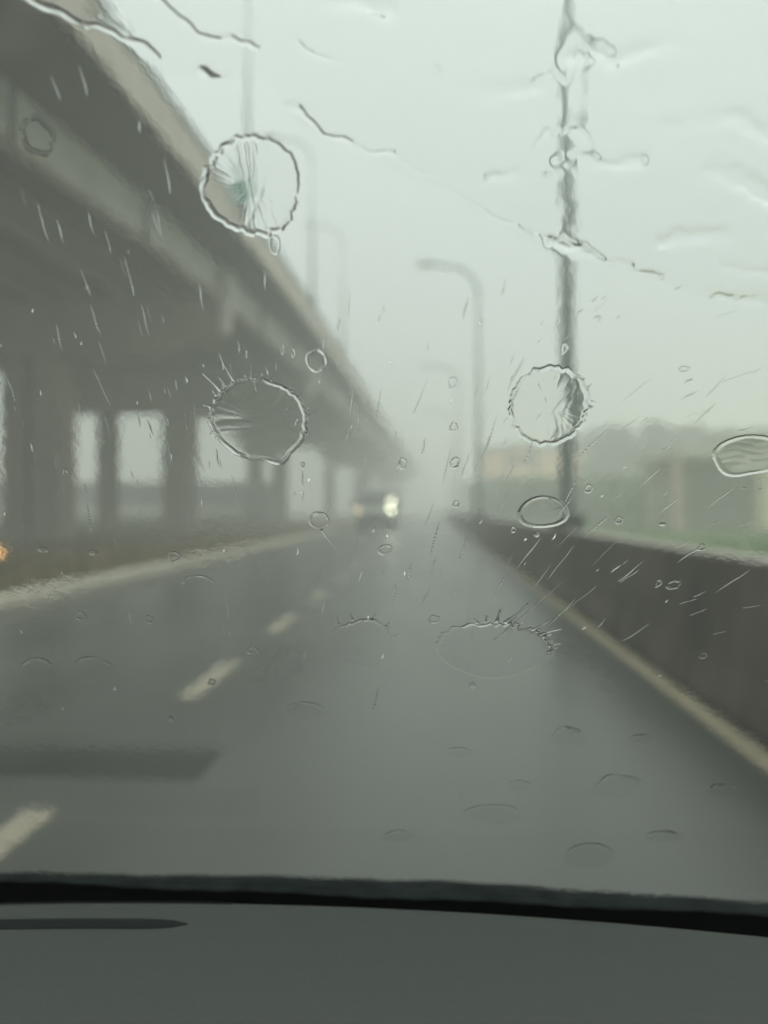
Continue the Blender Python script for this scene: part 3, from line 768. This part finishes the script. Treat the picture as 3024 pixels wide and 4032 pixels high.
    [-0.18461, -0.00568, 0.00062, 0.01214, -3.7, 0, 'haze'],
    [-0.1281, 0.06701, 0.00026, 0.00241, 9.4, 4, 'bridge'],
    [0.09986, -0.03579, 0.00074, 0.00362, -39.9, 5, 'road'],
    [-0.03344, 0.0289, 0.00026, 0.00262, -8.9, 0, 'haze'],
    [0.03263, 0.11554, 0.00062, 0.00409, -15.9, 3, 'haze'],
    [0.01576, 0.10649, 0.00063, 0.00588, -9.5, 0, 'haze'],
    [-0.15365, 0.01759, 0.00045, 0.00165, 9.8, 5, 'haze'],
    [0.12205, 0.06333, 0.00052, 0.00466, -56.9, 2, 'haze'],
    [0.04685, -0.0767, 0.00029, 0.0093, -20.1, 0, 'road'],
    [-0.2052, 0.03771, 0.00074, 0.00316, 6.5, 2, 'bridge'],
    [0.02298, -0.01696, 0.00035, 0.00437, -10.5, 4, 'haze'],
    [0.09403, 0.04678, 0.00031, 0.01021, -48.3, 2, 'haze'],
    [0.09036, -0.03682, 0.00035, 0.00121, -38.7, 0, 'road'],
    [-0.12032, 0.18395, 0.00059, 0.00257, 0.2, 2, 'bridge'],
    [0.06783, 0.10469, 0.0005, 0.00126, -34.9, 2, 'haze'],
    [0.04025, 0.06356, 0.00053, 0.00472, -20.7, 5, 'haze'],
    [-0.13007, 0.06829, 0.00032, 0.00144, 0.9, 3, 'bridge'],
    [-0.11318, -0.02532, 0.00078, 0.00152, 8.1, 2, 'haze'],
    [0.08009, 0.01863, 0.00042, 0.00317, -36.5, 4, 'haze'],
    [0.12092, 0.07075, 0.00064, 0.00229, -57.9, 5, 'haze'],
    [-0.09698, 0.05507, 0.00042, 0.00149, 11.4, 3, 'bridge'],
    [0.16542, 0.01297, 0.00055, 0.00133, -70.8, 0, 'haze'],
    [-0.11833, 0.07394, 0.00069, 0.00189, 2.8, 1, 'bridge'],
    [0.0236, 0.02789, 0.0007, 0.0052, -11.3, 4, 'haze'],
    [-0.03698, 0.01011, 0.00044, 0.00549, -13.6, 2, 'haze'],
    [-0.11884, 0.14624, 0.0005, 0.00536, 3.2, 2, 'bridge'],
    [0.16225, -0.07897, 0.00046, 0.00331, -70.0, 4, 'road'],
    [0.14672, -0.05249, 0.00045, 0.00374, -60.2, 3, 'road'],
    [-0.13285, 0.0321, 0.00058, 0.00264, 3.0, 2, 'bridge'],
    [0.09767, -0.22388, 0.00042, 0.00227, -38.1, 5, 'road'],
    [-0.06675, 0.00876, 0.00034, 0.00333, -11.7, 0, 'haze'],
    [-0.07839, 0.07783, 0.00054, 0.00232, 6.4, 1, 'bridge'],
    [0.05851, 0.00349, 0.00026, 0.00111, -29.4, 4, 'haze'],
    [0.11915, 0.01054, 0.0007, 0.00135, -56.3, 3, 'haze'],
    [-0.15576, 0.00019, 0.00036, 0.00287, -6.8, 0, 'haze'],
    [0.02168, -0.07045, 0.00047, 0.00659, -18.0, 2, 'road'],
    [-0.04724, -0.076, 0.00049, 0.00136, -13.9, 1, 'road'],
    [0.03647, 0.05156, 0.00041, 0.00196, -19.8, 5, 'haze'],
    [0.09349, -0.02473, 0.00027, 0.01222, -33.8, 2, 'haze'],
    [0.02641, -0.00678, 0.00058, 0.00114, -17.4, 4, 'haze'],
    [-0.22607, -0.09707, 0.00041, 0.01008, 2.2, 2, 'road'],
    [0.06256, 0.06676, 0.00024, 0.00234, -31.6, 2, 'haze'],
    [-0.0258, -0.03695, 0.00046, 0.00461, -19.0, 3, 'road'],
    [-0.03917, 0.04826, 0.00042, 0.002, -15.9, 0, 'bridge'],
    [0.0485, -0.07551, 0.00047, 0.002, -16.4, 4, 'road'],
    [-0.167, 0.13352, 0.00024, 0.00101, -2.0, 3, 'bridge'],
    [-0.02824, -0.09865, 0.00083, 0.00284, -17.3, 1, 'road'],
    [-0.11817, 0.0426, 0.00026, 0.00714, 6.6, 3, 'bridge'],
    [0.00826, 0.02632, 0.00026, 0.0109, -10.9, 0, 'haze'],
    [0.03088, 0.00863, 0.00026, 0.00137, -6.5, 3, 'haze'],
    [0.11133, 0.02122, 0.00025, 0.00522, -52.6, 5, 'haze'],
    [0.04998, 0.09093, 0.0003, 0.0011, -22.7, 1, 'haze'],
    [-0.06642, 0.05113, 0.0007, 0.00249, -14.6, 5, 'bridge'],
    [-0.15557, 0.02223, 0.00035, 0.00272, 9.9, 0, 'bridge'],
    [0.17623, -0.06052, 0.00035, 0.00474, -79.1, 3, 'road'],
    [-0.03332, -0.13266, 0.00086, 0.01062, -13.2, 3, 'road'],
    [-0.19477, 0.0293, 0.00045, 0.00322, 2.0, 0, 'bridge'],
    [-0.19272, 0.0675, 0.00057, 0.00195, 4.5, 2, 'bridge'],
    [0.0429, -0.0307, 0.00027, 0.0045, -16.4, 2, 'road'],
    [-0.18591, 0.10854, 0.00067, 0.00109, 0.2, 0, 'bridge'],
    [0.06903, 0.00194, 0.00071, 0.0077, -27.2, 5, 'haze'],
    [-0.17647, 0.09598, 0.00068, 0.00625, 0.4, 0, 'bridge'],
    [-0.04982, 0.09083, 0.00053, 0.00445, -9.5, 5, 'bridge'],
    [0.1042, 0.03663, 0.00054, 0.00151, -44.4, 0, 'haze'],
    [0.05246, -0.0263, 0.00074, 0.01234, -29.4, 2, 'haze'],
    [-0.07087, 0.01065, 0.00027, 0.00166, -9.5, 2, 'haze'],
    [-0.13786, 0.06552, 0.00042, 0.00291, 6.2, 2, 'bridge'],
    [0.14824, -0.06463, 0.0006, 0.0048, -57.3, 4, 'road'],
    [0.15029, 0.07466, 0.0003, 0.00136, -69.2, 4, 'haze'],
    [0.06308, 0.09269, 0.0003, 0.00218, -38.4, 3, 'haze'],
    [-0.03715, 0.10878, 0.0003, 0.00589, -5.6, 0, 'haze'],
    [0.09646, -0.07282, 0.00062, 0.00395, -34.7, 1, 'road'],
    [-0.04098, -0.13992, 0.00052, 0.00388, -15.3, 1, 'road'],
    [0.19722, -0.11429, 0.00047, 0.00356, -82.0, 2, 'road'],
    [0.00988, 0.06156, 0.00054, 0.00192, -11.4, 2, 'haze'],
    [-0.19478, 0.01322, 0.00036, 0.00557, 7.2, 4, 'haze'],
    [-0.12469, 0.1034, 0.00031, 0.00175, 1.3, 1, 'bridge'],
    [-0.09357, 0.01865, 0.00034, 0.00272, 15.2, 0, 'haze'],
    [0.05037, -0.01754, 0.00059, 0.00117, -20.5, 5, 'haze'],
    [-0.1872, -0.0474, 0.00038, 0.00323, 1.5, 4, 'road'],
    [0.0746, 0.10552, 0.00029, 0.00168, -38.9, 3, 'haze'],
    [-0.01429, -0.03949, 0.00077, 0.00186, -9.8, 1, 'road'],
    [-0.19617, -0.12768, 0.00071, 0.00155, 5.2, 0, 'road'],
    [0.06685, 0.10375, 0.0005, 0.00253, -35.7, 2, 'haze'],
    [0.0615, 0.05937, 0.00066, 0.00664, -29.9, 2, 'haze'],
    [-0.07375, 0.07985, 0.00025, 0.00231, 3.0, 0, 'bridge'],
    [0.08465, 0.1015, 0.00029, 0.00169, -46.9, 0, 'haze'],
    [0.07277, -0.0668, 0.00077, 0.01352, -33.0, 2, 'road'],
    [-0.02573, 0.05876, 0.00041, 0.01008, -10.1, 0, 'haze'],
    [-0.1418, 0.04413, 0.00034, 0.00205, 2.2, 0, 'bridge'],
    [0.08757, 0.00897, 0.00056, 0.00109, -38.9, 0, 'haze'],
    [-0.1089, 0.08069, 0.00032, 0.00116, -0.9, 2, 'bridge'],
    [0.0273, 0.0706, 0.00031, 0.00464, -12.7, 1, 'haze'],
    [-0.14502, 0.06196, 0.00042, 0.00098, 6.0, 0, 'bridge'],
    [-0.00064, -0.00197, 0.00044, 0.00785, -20.5, 1, 'haze'],
    [-0.12054, -0.07963, 0.0005, 0.00957, -4.0, 1, 'road'],
    [-0.08202, 0.01649, 0.00034, 0.00327, 6.1, 5, 'haze'],
    [-0.14092, 0.0486, 0.00072, 0.00505, 13.2, 2, 'bridge'],
    [0.04917, 0.03475, 0.00069, 0.0071, -16.4, 3, 'haze'],
]
RIDGES = [
    ([(-0.15812, 0.23073), (-0.14316, 0.22388), (-0.12998, 0.22039), (-0.11733, 0.21377), (-0.10794, 0.20874)], 0.0011, 0.35),
    ([(-0.10598, 0.22972), (-0.0982, 0.22196), (-0.09085, 0.21605), (-0.08371, 0.21428), (-0.07811, 0.21472), (-0.0739, 0.21148), (-0.06759, 0.21003)], 0.00127, 0.5),
    ([(-0.05183, 0.21094), (-0.04386, 0.2071), (-0.03481, 0.20461)], 0.0011, 0.4),
    ([(-0.05326, 0.18786), (-0.04899, 0.18402), (-0.04392, 0.17979), (-0.03542, 0.17715), (-0.02696, 0.17258), (-0.01544, 0.17017)], 0.00152, 0.6),
    ([(-0.08143, 0.18948), (-0.0659, 0.19122), (-0.05326, 0.18786)], 0.00115, 0.15),
    ([(-0.01544, 0.17017), (-0.00293, 0.16436), (0.00625, 0.15801), (0.02175, 0.14881), (0.03581, 0.14325), (0.05212, 0.13642)], 0.00116, 0.205),
    ([(0.05212, 0.13642), (0.07496, 0.12662), (0.10007, 0.11819)], 0.00119, 0.1),
    ([(0.04013, 0.19744), (0.04822, 0.198), (0.05389, 0.19496), (0.05799, 0.20304)], 0.00109, 0.3),
    ([(0.04287, 0.17303), (0.04701, 0.17805), (0.0599, 0.17939), (0.06541, 0.17073)], 0.00113, 0.35),
    ([(0.05224, 0.13487), (0.05689, 0.13862), (0.06495, 0.13073)], 0.0012, 0.3),
    ([(0.05579, 0.20373), (0.07187, 0.20278), (0.08552, 0.2062), (0.10127, 0.20602)], 0.00214, 0.2),
    ([(0.09497, 0.17844), (0.10942, 0.17922), (0.12185, 0.18053), (0.13595, 0.17265)], 0.0022, 0.18),
    ([(0.09975, 0.13391), (0.11299, 0.1365), (0.12513, 0.13378)], 0.00196, 0.11),
    ([(0.11419, 0.16255), (0.12574, 0.16051), (0.14065, 0.15072)], 0.00224, 0.18),
    ([(0.02515, 0.16243), (0.03091, 0.16282), (0.03472, 0.16344)], 0.00174, 0.2),
    ([(0.05352, 0.16703), (0.07068, 0.16538), (0.08572, 0.16535)], 0.0019, 0.12),
    ([(-0.09097, 0.20294), (-0.08212, 0.19862), (-0.0795, 0.19691)], 0.00132, 0.1),
    ([(-0.03719, 0.22519), (-0.02661, 0.22306), (-0.016, 0.22078)], 0.00213, 0.15),
    ([(0.01289, 0.19423), (0.02762, 0.19299), (0.04216, 0.19418)], 0.00221, 0.1),
    ([(0.12701, 0.12366), (0.1355, 0.12054), (0.14739, 0.11933)], 0.00158, 0.12),
    ([(0.11927, 0.09929), (0.12762, 0.10958), (0.14617, 0.10722)], 0.00205, 0.08),
]
BOUND = [
    (-0.20179, 0.23964),
    (-0.15812, 0.23073),
    (-0.12998, 0.22039),
    (-0.10817, 0.20747),
    (-0.06775, 0.20862),
    (-0.05207, 0.18614),
    (-0.01544, 0.17017),
    (0.05224, 0.13487),
    (0.14956, 0.10922),
    (0.20107, 0.09597),
]
def drop_mesh(name, rx, ry, hfun, outline, nr=26, ns=120):
    """closed lens of water; local x,y in the glass plane, local -z outward"""
    v = []; f = []
    for i in range(1, nr + 1):
        q = i / nr; q = 1 - (1 - q) ** 1.6
        for j in range(ns):
            t = 2 * math.pi * j / ns; o = outline(t)
            v.append((rx * q * o * math.cos(t), ry * q * o * math.sin(t), -GAP - (hfun(q, t) if i < nr else 1e-6)))
    c = len(v); v.append((0, 0, -GAP - hfun(0, 0)))
    for j in range(ns): f.append((c, (j + 1) % ns, j))
    for i in range(nr - 1):
        for j in range(ns):
            k = (j + 1) % ns; f.append((i * ns + j, i * ns + k, (i + 1) * ns + k, (i + 1) * ns + j))
    ntop = len(f); b0 = len(v)
    for j in range(ns):
        x, y, z = v[(nr - 1) * ns + j]; v.append((x, y, -GAP))
    f.append(tuple(b0 + j for j in range(ns)))
    me = bpy.data.meshes.new(name); me.from_pydata(v, [], f); me.update()
    # orient: top faces outward (-z), bottom +z
    if me.polygons[0].normal.z > 0: me.flip_normals()
    if me.polygons[-1].normal.z < 0:
        p = me.polygons[-1]
        bm = bmesh.new(); bm.from_mesh(me); bm.faces.ensure_lookup_table(); bm.faces[-1].normal_flip(); bm.to_mesh(me); bm.free()
    for i, p in enumerate(me.polygons): p.use_smooth = i < ntop
    me.materials.append(M['water'])
    return me
BASIS = Matrix(((1, 0, 0, 0), (0, -CA, -SA, 0), (0, SA, -CA, 0), (0, 0, 0, 1)))
def place(name, me, u, v, rot=0, s=(1, 1, 1)):
    o = bpy.data.objects.new(name, me); C.objects.link(o)
    o.matrix_world = Matrix.Translation(G(u, v)) @ BASIS @ Matrix.Rotation(R(rot), 4, 'Z') @ Matrix.Diagonal((*s, 1))
    return o
def harm(rnd, n, amp, k0=2):
    c = [(rnd.uniform(0, 6.28), rnd.gauss(0, amp / (k + k0) ** .7), k + k0) for k in range(n)]
    return lambda t: sum(a * math.sin(k * t + p) for p, a, k in c)
def gau(x, s): return math.exp(-(x / s) ** 2)
def big_drop(u, v, rx, ry, kind, seed):
    rnd = random.Random(seed); rm = (rx + ry) / 2
    low = harm(rnd, 4, .09 if kind == 'faint' else .055); jag = harm(rnd, 26, .022, 14); amp = harm(rnd, 8, .5, 2); ia = harm(rnd, 6, 1, 2)
    K = dict(jag=(.55, .10, 1.0), hair=(.55, .06, 1.0), smooth=(.27, .10, .25), faint=(.28, .02, .8), burst=(.55, .10, 1.2))[kind]
    rimh, film, jg = K
    rw = min(.16, .0014 / rm)           # rim width as a share of the radius
    if rm < .008: rw = .16; rimh = min(rimh, .16)
    if kind == 'hair': out = lambda t: 1 + low(t) * .6 + jag(t) * jg * 1.6 * (.4 + .6 * (math.sin(t) > -.4)) + .20 * gau(math.atan2(math.sin(t + 1.25), math.cos(t + 1.25)), .22)
    elif kind == 'burst': out = lambda t: 1 + 2.2 * low(t) + .10 * gau(math.atan2(math.sin(t - 1.35), math.cos(t - 1.35)), .3) + jag(t) * 4.5 * max(.15, math.sin(t - .1) ** 1 if math.sin(t - .1) > 0 else .15)
    else: out = lambda t: 1 + low(t) + jag(t) * jg * 1.5
    if kind in ('faint', 'burst'): wt = lambda t: .02 + .98 * max(0, math.sin(t - .1)) ** .7
    else: wt = lambda t: 1
    ph = rnd.uniform(0, 6.28)
    dome = dict(jag=.55, hair=.7, smooth=.5, faint=.03, burst=.12)[kind]; crm = dict(jag=1, hair=.45, smooth=.12, faint=.15, burst=.5)[kind]
    cw = [(rnd.uniform(-10, 10), rnd.uniform(-8, 8), rnd.uniform(0, 6.28)) for _ in range(9)]
    side = rnd.uniform(-1, 1)
    crum = lambda x, y: .015 * sum(math.sin(a * x + b * y + p) for a, b, p in cw) * max(0, .35 + side * x - .4 * y)
    def h(q, t):
        # thin inner film that bulges gently, standing ridge at the rim
        a = max(.08, 1 + 1.1 * amp(t))
        rid = rimh * a * wt(t) * gau(q - (1 - rw), rw * .62)
        x, y = q * math.cos(t), q * math.sin(t)
        w_ = .012 * math.sin(7 * x + 3 * y + ph) + .008 * math.sin(15 * y - 5 * x + ph) if kind in ('jag', 'hair', 'smooth') and rm > .008 else 0
        loc = 0
        if kind == 'hair': loc = .05 * gau(y - .08 - .1 * x, .05) * gau(x + .5, .4) + .04 * gau(y + .02 + .1 * x, .03) * gau(x + .45, .35) + .04 * gau(y + .16 - .07 * x, .03) * gau(x + .4, .3)
        if kind == 'jag': loc = .5 * (.05 * gau(x - .28 * math.sin(2.2 * y + seed), .05) + .04 * gau(x - .45 - .1 * math.sin(4 * y), .04) + .03 * gau(x + .05 + .15 * y, .035))
        if seed == 4: loc = .006 * math.sin(22 * y + 2 * math.sin(5 * x))
        edge = min(1, (1 - q) / (rw * .5)) if q < 1 else 0
        return max(2e-6, (rid * edge ** .5 + (film + (dome * (1 - q * q) if rm > .008 else .03) + w_ * (1.8 if kind != 'smooth' else .6) + crum(x, y) * crm + loc) * min(1, edge)) * 1e-3)
    return drop_mesh('rain_splat', rx, ry, h, out, 44 if rm > .008 else 20, 260 if rm > .01 else 80)
def hair_mesh(L, wd, rnd):
    """thin tapering curved thread of water"""
    b = MB(); n = 14; bend = rnd.uniform(-.5, .5); rings = []
    for i in range(n + 1):
        f = i / n; ww = wd * (1 - .75 * f) * (1 + .3 * math.sin(9 * f + rnd.random())); hh = ww * .65
        x = bend * L * f * f * .5
        rings.append([(x + ww * math.cos(a), L * f, -GAP - max(0, hh * math.sin(a))) for a in [math.pi * k / 6 for k in range(7)]])
    b.loft(rings)
    me = bpy.data.meshes.new('thread'); me.from_pydata(b.v, [], b.f); me.update()
    bm = bmesh.new(); bm.from_mesh(me); bmesh.ops.recalc_face_normals(bm, faces=bm.faces); bm.to_mesh(me); bm.free()
    for p in me.polygons: p.use_smooth = True
    me.materials.append(M['water'])
    return me
for u, v, rx, ry, kind, seed, label in BIG:
    me = big_drop(u, v, rx, ry, kind, seed)
    nm = 'rain_splat' if rx > .009 else 'raindrop'
    o = place(nm, me, u, v); tag(o, label, 'raindrop', 'large raindrops on the windshield')
    rnd = random.Random(seed * 7)
    if kind in ('hair', 'burst', 'jag') or seed in (6, 10):
        ths = {'hair': [(R(a), rnd.uniform(.002, .0045)) for a in range(-20, 216, 9)] + [(R(112), .013), (R(134), .010), (R(124), .009), (R(92), .007)],
               'jag': [(R(a + rnd.uniform(-4, 4)), rnd.uniform(.0015, .0035)) for a in (range(-25, 45, 8) if seed == 3 else range(60, 230, 16))],
               'burst': [(R(a + rnd.uniform(-3, 3)), rnd.uniform(.004, .010)) for a in range(-12, 110, 11)] + [(R(80), .015), (R(35), .013), (R(48), .014)],
               'faint': [(R(a + rnd.uniform(-4, 4)), rnd.uniform(.0015, .005)) for a in range(20, 165, 9)],
               'smooth': [(R(-80), .011)]}[kind]
        for a, L_ in ths:
            if L_ < .006 and rnd.random() < .35: continue
            L_ *= rnd.choice((.45, .7, 1, 1.25))
            hm = hair_mesh(L_, rnd.uniform(.0005, .0009) * (1.5 if kind == 'burst' else 1), rnd)
            h = bpy.data.objects.new('water_thread', hm); C.objects.link(h); h.parent = o
            ang = math.atan2(math.sin(a) / ry, math.cos(a) / rx)
            if kind == 'burst' and math.cos(a) > .1: ang = R(38)
            h.matrix_local = Matrix.Translation((rx * .97 * math.cos(a), ry * .97 * math.sin(a), 0)) @ Matrix.Rotation(ang - math.pi / 2 + rnd.uniform(-.25, .25), 4, 'Z')

# small rings and beads
def small_mesh(seed, solid):
    rnd = random.Random(seed); low = harm(rnd, 5, .12); amp = harm(rnd, 6, .6)
    out = lambda t: 1 + low(t)
    if solid: h = lambda q, t: .00055 * math.sqrt(max(0, 1 - q * q)) + 2e-6
    else: h = lambda q, t: max(2e-6, (.28 * max(.3, 1 + .6 * amp(t)) * gau(q - .76, .17) + .04) * 1e-3 * min(1, (1 - q) / .12 + .001))
    return drop_mesh('raindrop', .0025, .0025, h, out, 16, 48)
sm = [[small_mesh(s + 60 + 20 * k, k) for s in range(5)] for k in (0, 1)]
for i, (u, v, rx, ry, k) in enumerate(SMALL):
    o = place('raindrop', sm[k][i % 5], u, v, 0, (rx / .0025, ry / .0025, .8))
    sx = 'left' if u < -.06 else ('right' if u > .04 else 'middle')
    tag(o, ('small round bead of water' if k else 'small ring-edged raindrop') + ' on the %s of the windshield' % sx, 'raindrop', 'small %s on the %s of the windshield' % ('round beads' if k else 'ringed drops', sx))
# thin beaded streaks
def streak_mesh(seed):
    rnd = random.Random(seed); n = 110; m = 9; ph = [rnd.uniform(0, 6.28) for _ in range(4)]
    k1 = rnd.uniform(26, 52); v = []; f = []
    for i in range(n + 1):
        s = -1 + 2 * i / n; env = (1 - s * s) ** .5 if abs(s) < 1 else 0
        env *= .75 + .25 * math.sin(2.3 * s + ph[0])
        bead = .48 + .52 * math.sin(k1 * s + ph[1] + 2 * math.sin(5 * s + ph[2]))
        wv = max(.02, env * (.55 + .45 * bead)); hv = max(.01, env * bead)
        cx = .35 * math.sin(3 * s + ph[3])
        for j in range(m):
            a = math.pi * j / (m - 1)
            v.append((cx + wv * math.cos(a), s, -GAP * 1000 - hv * .55 * math.sin(a)))
    for i in range(n):
        for j in range(m): k = (j + 1) % m; f.append((i * m + j, i * m + k, (i + 1) * m + k, (i + 1) * m + j))
    f.append(tuple(range(m))[::-1]); f.append(tuple(n * m + j for j in range(m)))
    me = bpy.data.meshes.new('streak'); me.from_pydata(v, [], f); me.update()
    bm = bmesh.new(); bm.from_mesh(me); bmesh.ops.recalc_face_normals(bm, faces=bm.faces); bm.to_mesh(me); bm.free()
    for p in me.polygons: p.use_smooth = True
    me.materials.append(M['water'])
    return me
stm = [streak_mesh(80 + k) for k in range(6)]
SL = {'road': 'thin slanted rain streak on the glass over the road surface', 'bridge': 'thin upright beaded rain streak on the glass over the dark viaduct', 'haze': 'thin rain streak on the glass over the hazy distance'}
for u, v, wd, ln, rot, k, reg in STREAKS:
    o = place('rain_streak', stm[k], u, v, rot, (wd, ln, max(wd, .0002)))
    tag(o, SL[reg], 'rain streak', SL[reg].replace('thin', 'thin', 1).replace('streak', 'streaks', 1))

# running water film over the upper glass, real displaced surface
rs = np.random.RandomState(11)
u0, u1, v0_, v1 = -.24, .26, .035, .30
st = .00045
nx = int((u1 - u0) / st); ny = int((v1 - v0_) / st)
U, V = np.meshgrid(np.linspace(u0, u1, nx), np.linspace(v0_, v1, ny))
def noise(lx, ly):
    fx = np.fft.fftfreq(nx, st)[None, :]; fy = np.fft.fftfreq(ny, st)[:, None]
    a = np.fft.fft2(rs.randn(ny, nx)) * np.exp(-((fx * lx) ** 2 + (fy * ly) ** 2) * 3)
    q = np.real(np.fft.ifft2(a)); return q / q.std()
warp = noise(.02, .02) * .0012
# distance above the boundary line
bu = np.array([p[0] for p in BOUND]); bv = np.array([p[1] for p in BOUND])
D = V - np.interp(U, bu, bv) + warp
right = np.clip((U + .02) / .06, 0, 1)
mask = 1 / (1 + np.exp(-D / .0011))
H = .10 + .060 * noise(.022, .009) * (.4 + 1.1 * right) + .018 * noise(.012, .005) * (.4 + .9 * right) + .0035 * noise(.004, .004)
# curls where the water runs over the post reflection
H += (.15 * noise(.022, .010) + .05 * noise(.007, .012)) * np.exp(-((U - .058) / .010) ** 2)
H = H * mask
H += .04 * np.exp(-((D - .001) / .0016) ** 2) * (.5 + .5 * np.clip(noise(.02, .02), -1, 2))
def segdist(px, py, ax, ay, bx, by):
    dx, dy = bx - ax, by - ay; t = np.clip(((px - ax) * dx + (py - ay) * dy) / (dx * dx + dy * dy), 0, 1)
    return np.hypot(px - ax - t * dx, py - ay - t * dy)
jn = noise(.004, .004) * .25 + 1; jw = np.clip(noise(.03, .02) * .5 + .9, .2, 1.7); j2 = noise(.009, .009) * .0007 + noise(.0035, .0035) * .0004
for pl, wd, hh in RIDGES:
    best = np.full(U.shape, 9.0)
    for (a, b_), (c, d) in zip(pl[:-1], pl[1:]): best = np.minimum(best, segdist(U, V + j2, a, b_, c, d))
    H += ((1.4 * jn) if hh > .2 else (9 * jw)) * hh * np.exp(-(best / (wd * (.55 if hh > .2 else 1.5))) ** 2)
H = np.clip(H, .004, 2) * 1e-3
P = np.stack([U, .406 - CA * V + SA * (H + GAP), CAMZ + SA * V + CA * (H + GAP)], -1).reshape(-1, 3)
keep = np.ones((ny, nx), bool)
idx = np.arange(nx * ny).reshape(ny, nx)
a = idx[:-1, :-1].ravel(); b_ = idx[:-1, 1:].ravel(); c = idx[1:, 1:].ravel(); d = idx[1:, :-1].ravel()
quads = np.stack([a, b_, c, d], -1)
# drop cells far below the boundary so the lower glass stays bare
cell_ok = (D[:-1, :-1] > -.006).ravel()
quads = quads[cell_ok]
N = len(P)
Pb = P.copy(); Pb[:, 1] = (.406 - CA * V + SA * GAP * .5).ravel(); Pb[:, 2] = (CAMZ + SA * V + CA * GAP * .5).ravel()
allv = np.concatenate([P, Pb]); allf = np.concatenate([quads, quads[:, ::-1] + N])
me = bpy.data.meshes.new('water_film')
me.vertices.add(len(allv)); me.vertices.foreach_set('co', allv.astype(np.float32).ravel())
me.loops.add(len(allf) * 4); me.loops.foreach_set('vertex_index', allf.astype(np.int32).ravel())
me.polygons.add(len(allf)); me.polygons.foreach_set('loop_start', (np.arange(len(allf)) * 4).astype(np.int32))
me.polygons.foreach_set('use_smooth', np.ones(len(allf), bool))
me.update(calc_edges=True); me.validate()
nrm = me.polygons[0].normal
if nrm.y < 0: me.flip_normals()
me.materials.append(M['water'])
o = bpy.data.objects.new('water_film', me); C.objects.link(o)
tag(o, 'rippled film of rainwater running down the upper part of the windshield', 'water film', kind='stuff')

# ---------------------------------------------------------------- rain haze
hm = bpy.data.materials.new('haze'); hm.use_nodes = True
t = hm.node_tree; t.nodes.remove(t.nodes['Principled BSDF'])
pv = t.nodes.new('ShaderNodeVolumePrincipled')
pv.inputs['Color'].default_value = (.975, .99, .975, 1); pv.inputs['Density'].default_value = .0108; pv.inputs['Anisotropy'].default_value = 0.0
t.links.new(pv.outputs[0], t.nodes['Material Output'].inputs['Volume'])
b = MB(); b.box(-660, 660, -70, 660, -1.2, 21.6)
tag(b.build('haze', hm), kind='stuff', label='pale grey rain haze filling the air over the road', cat='haze')
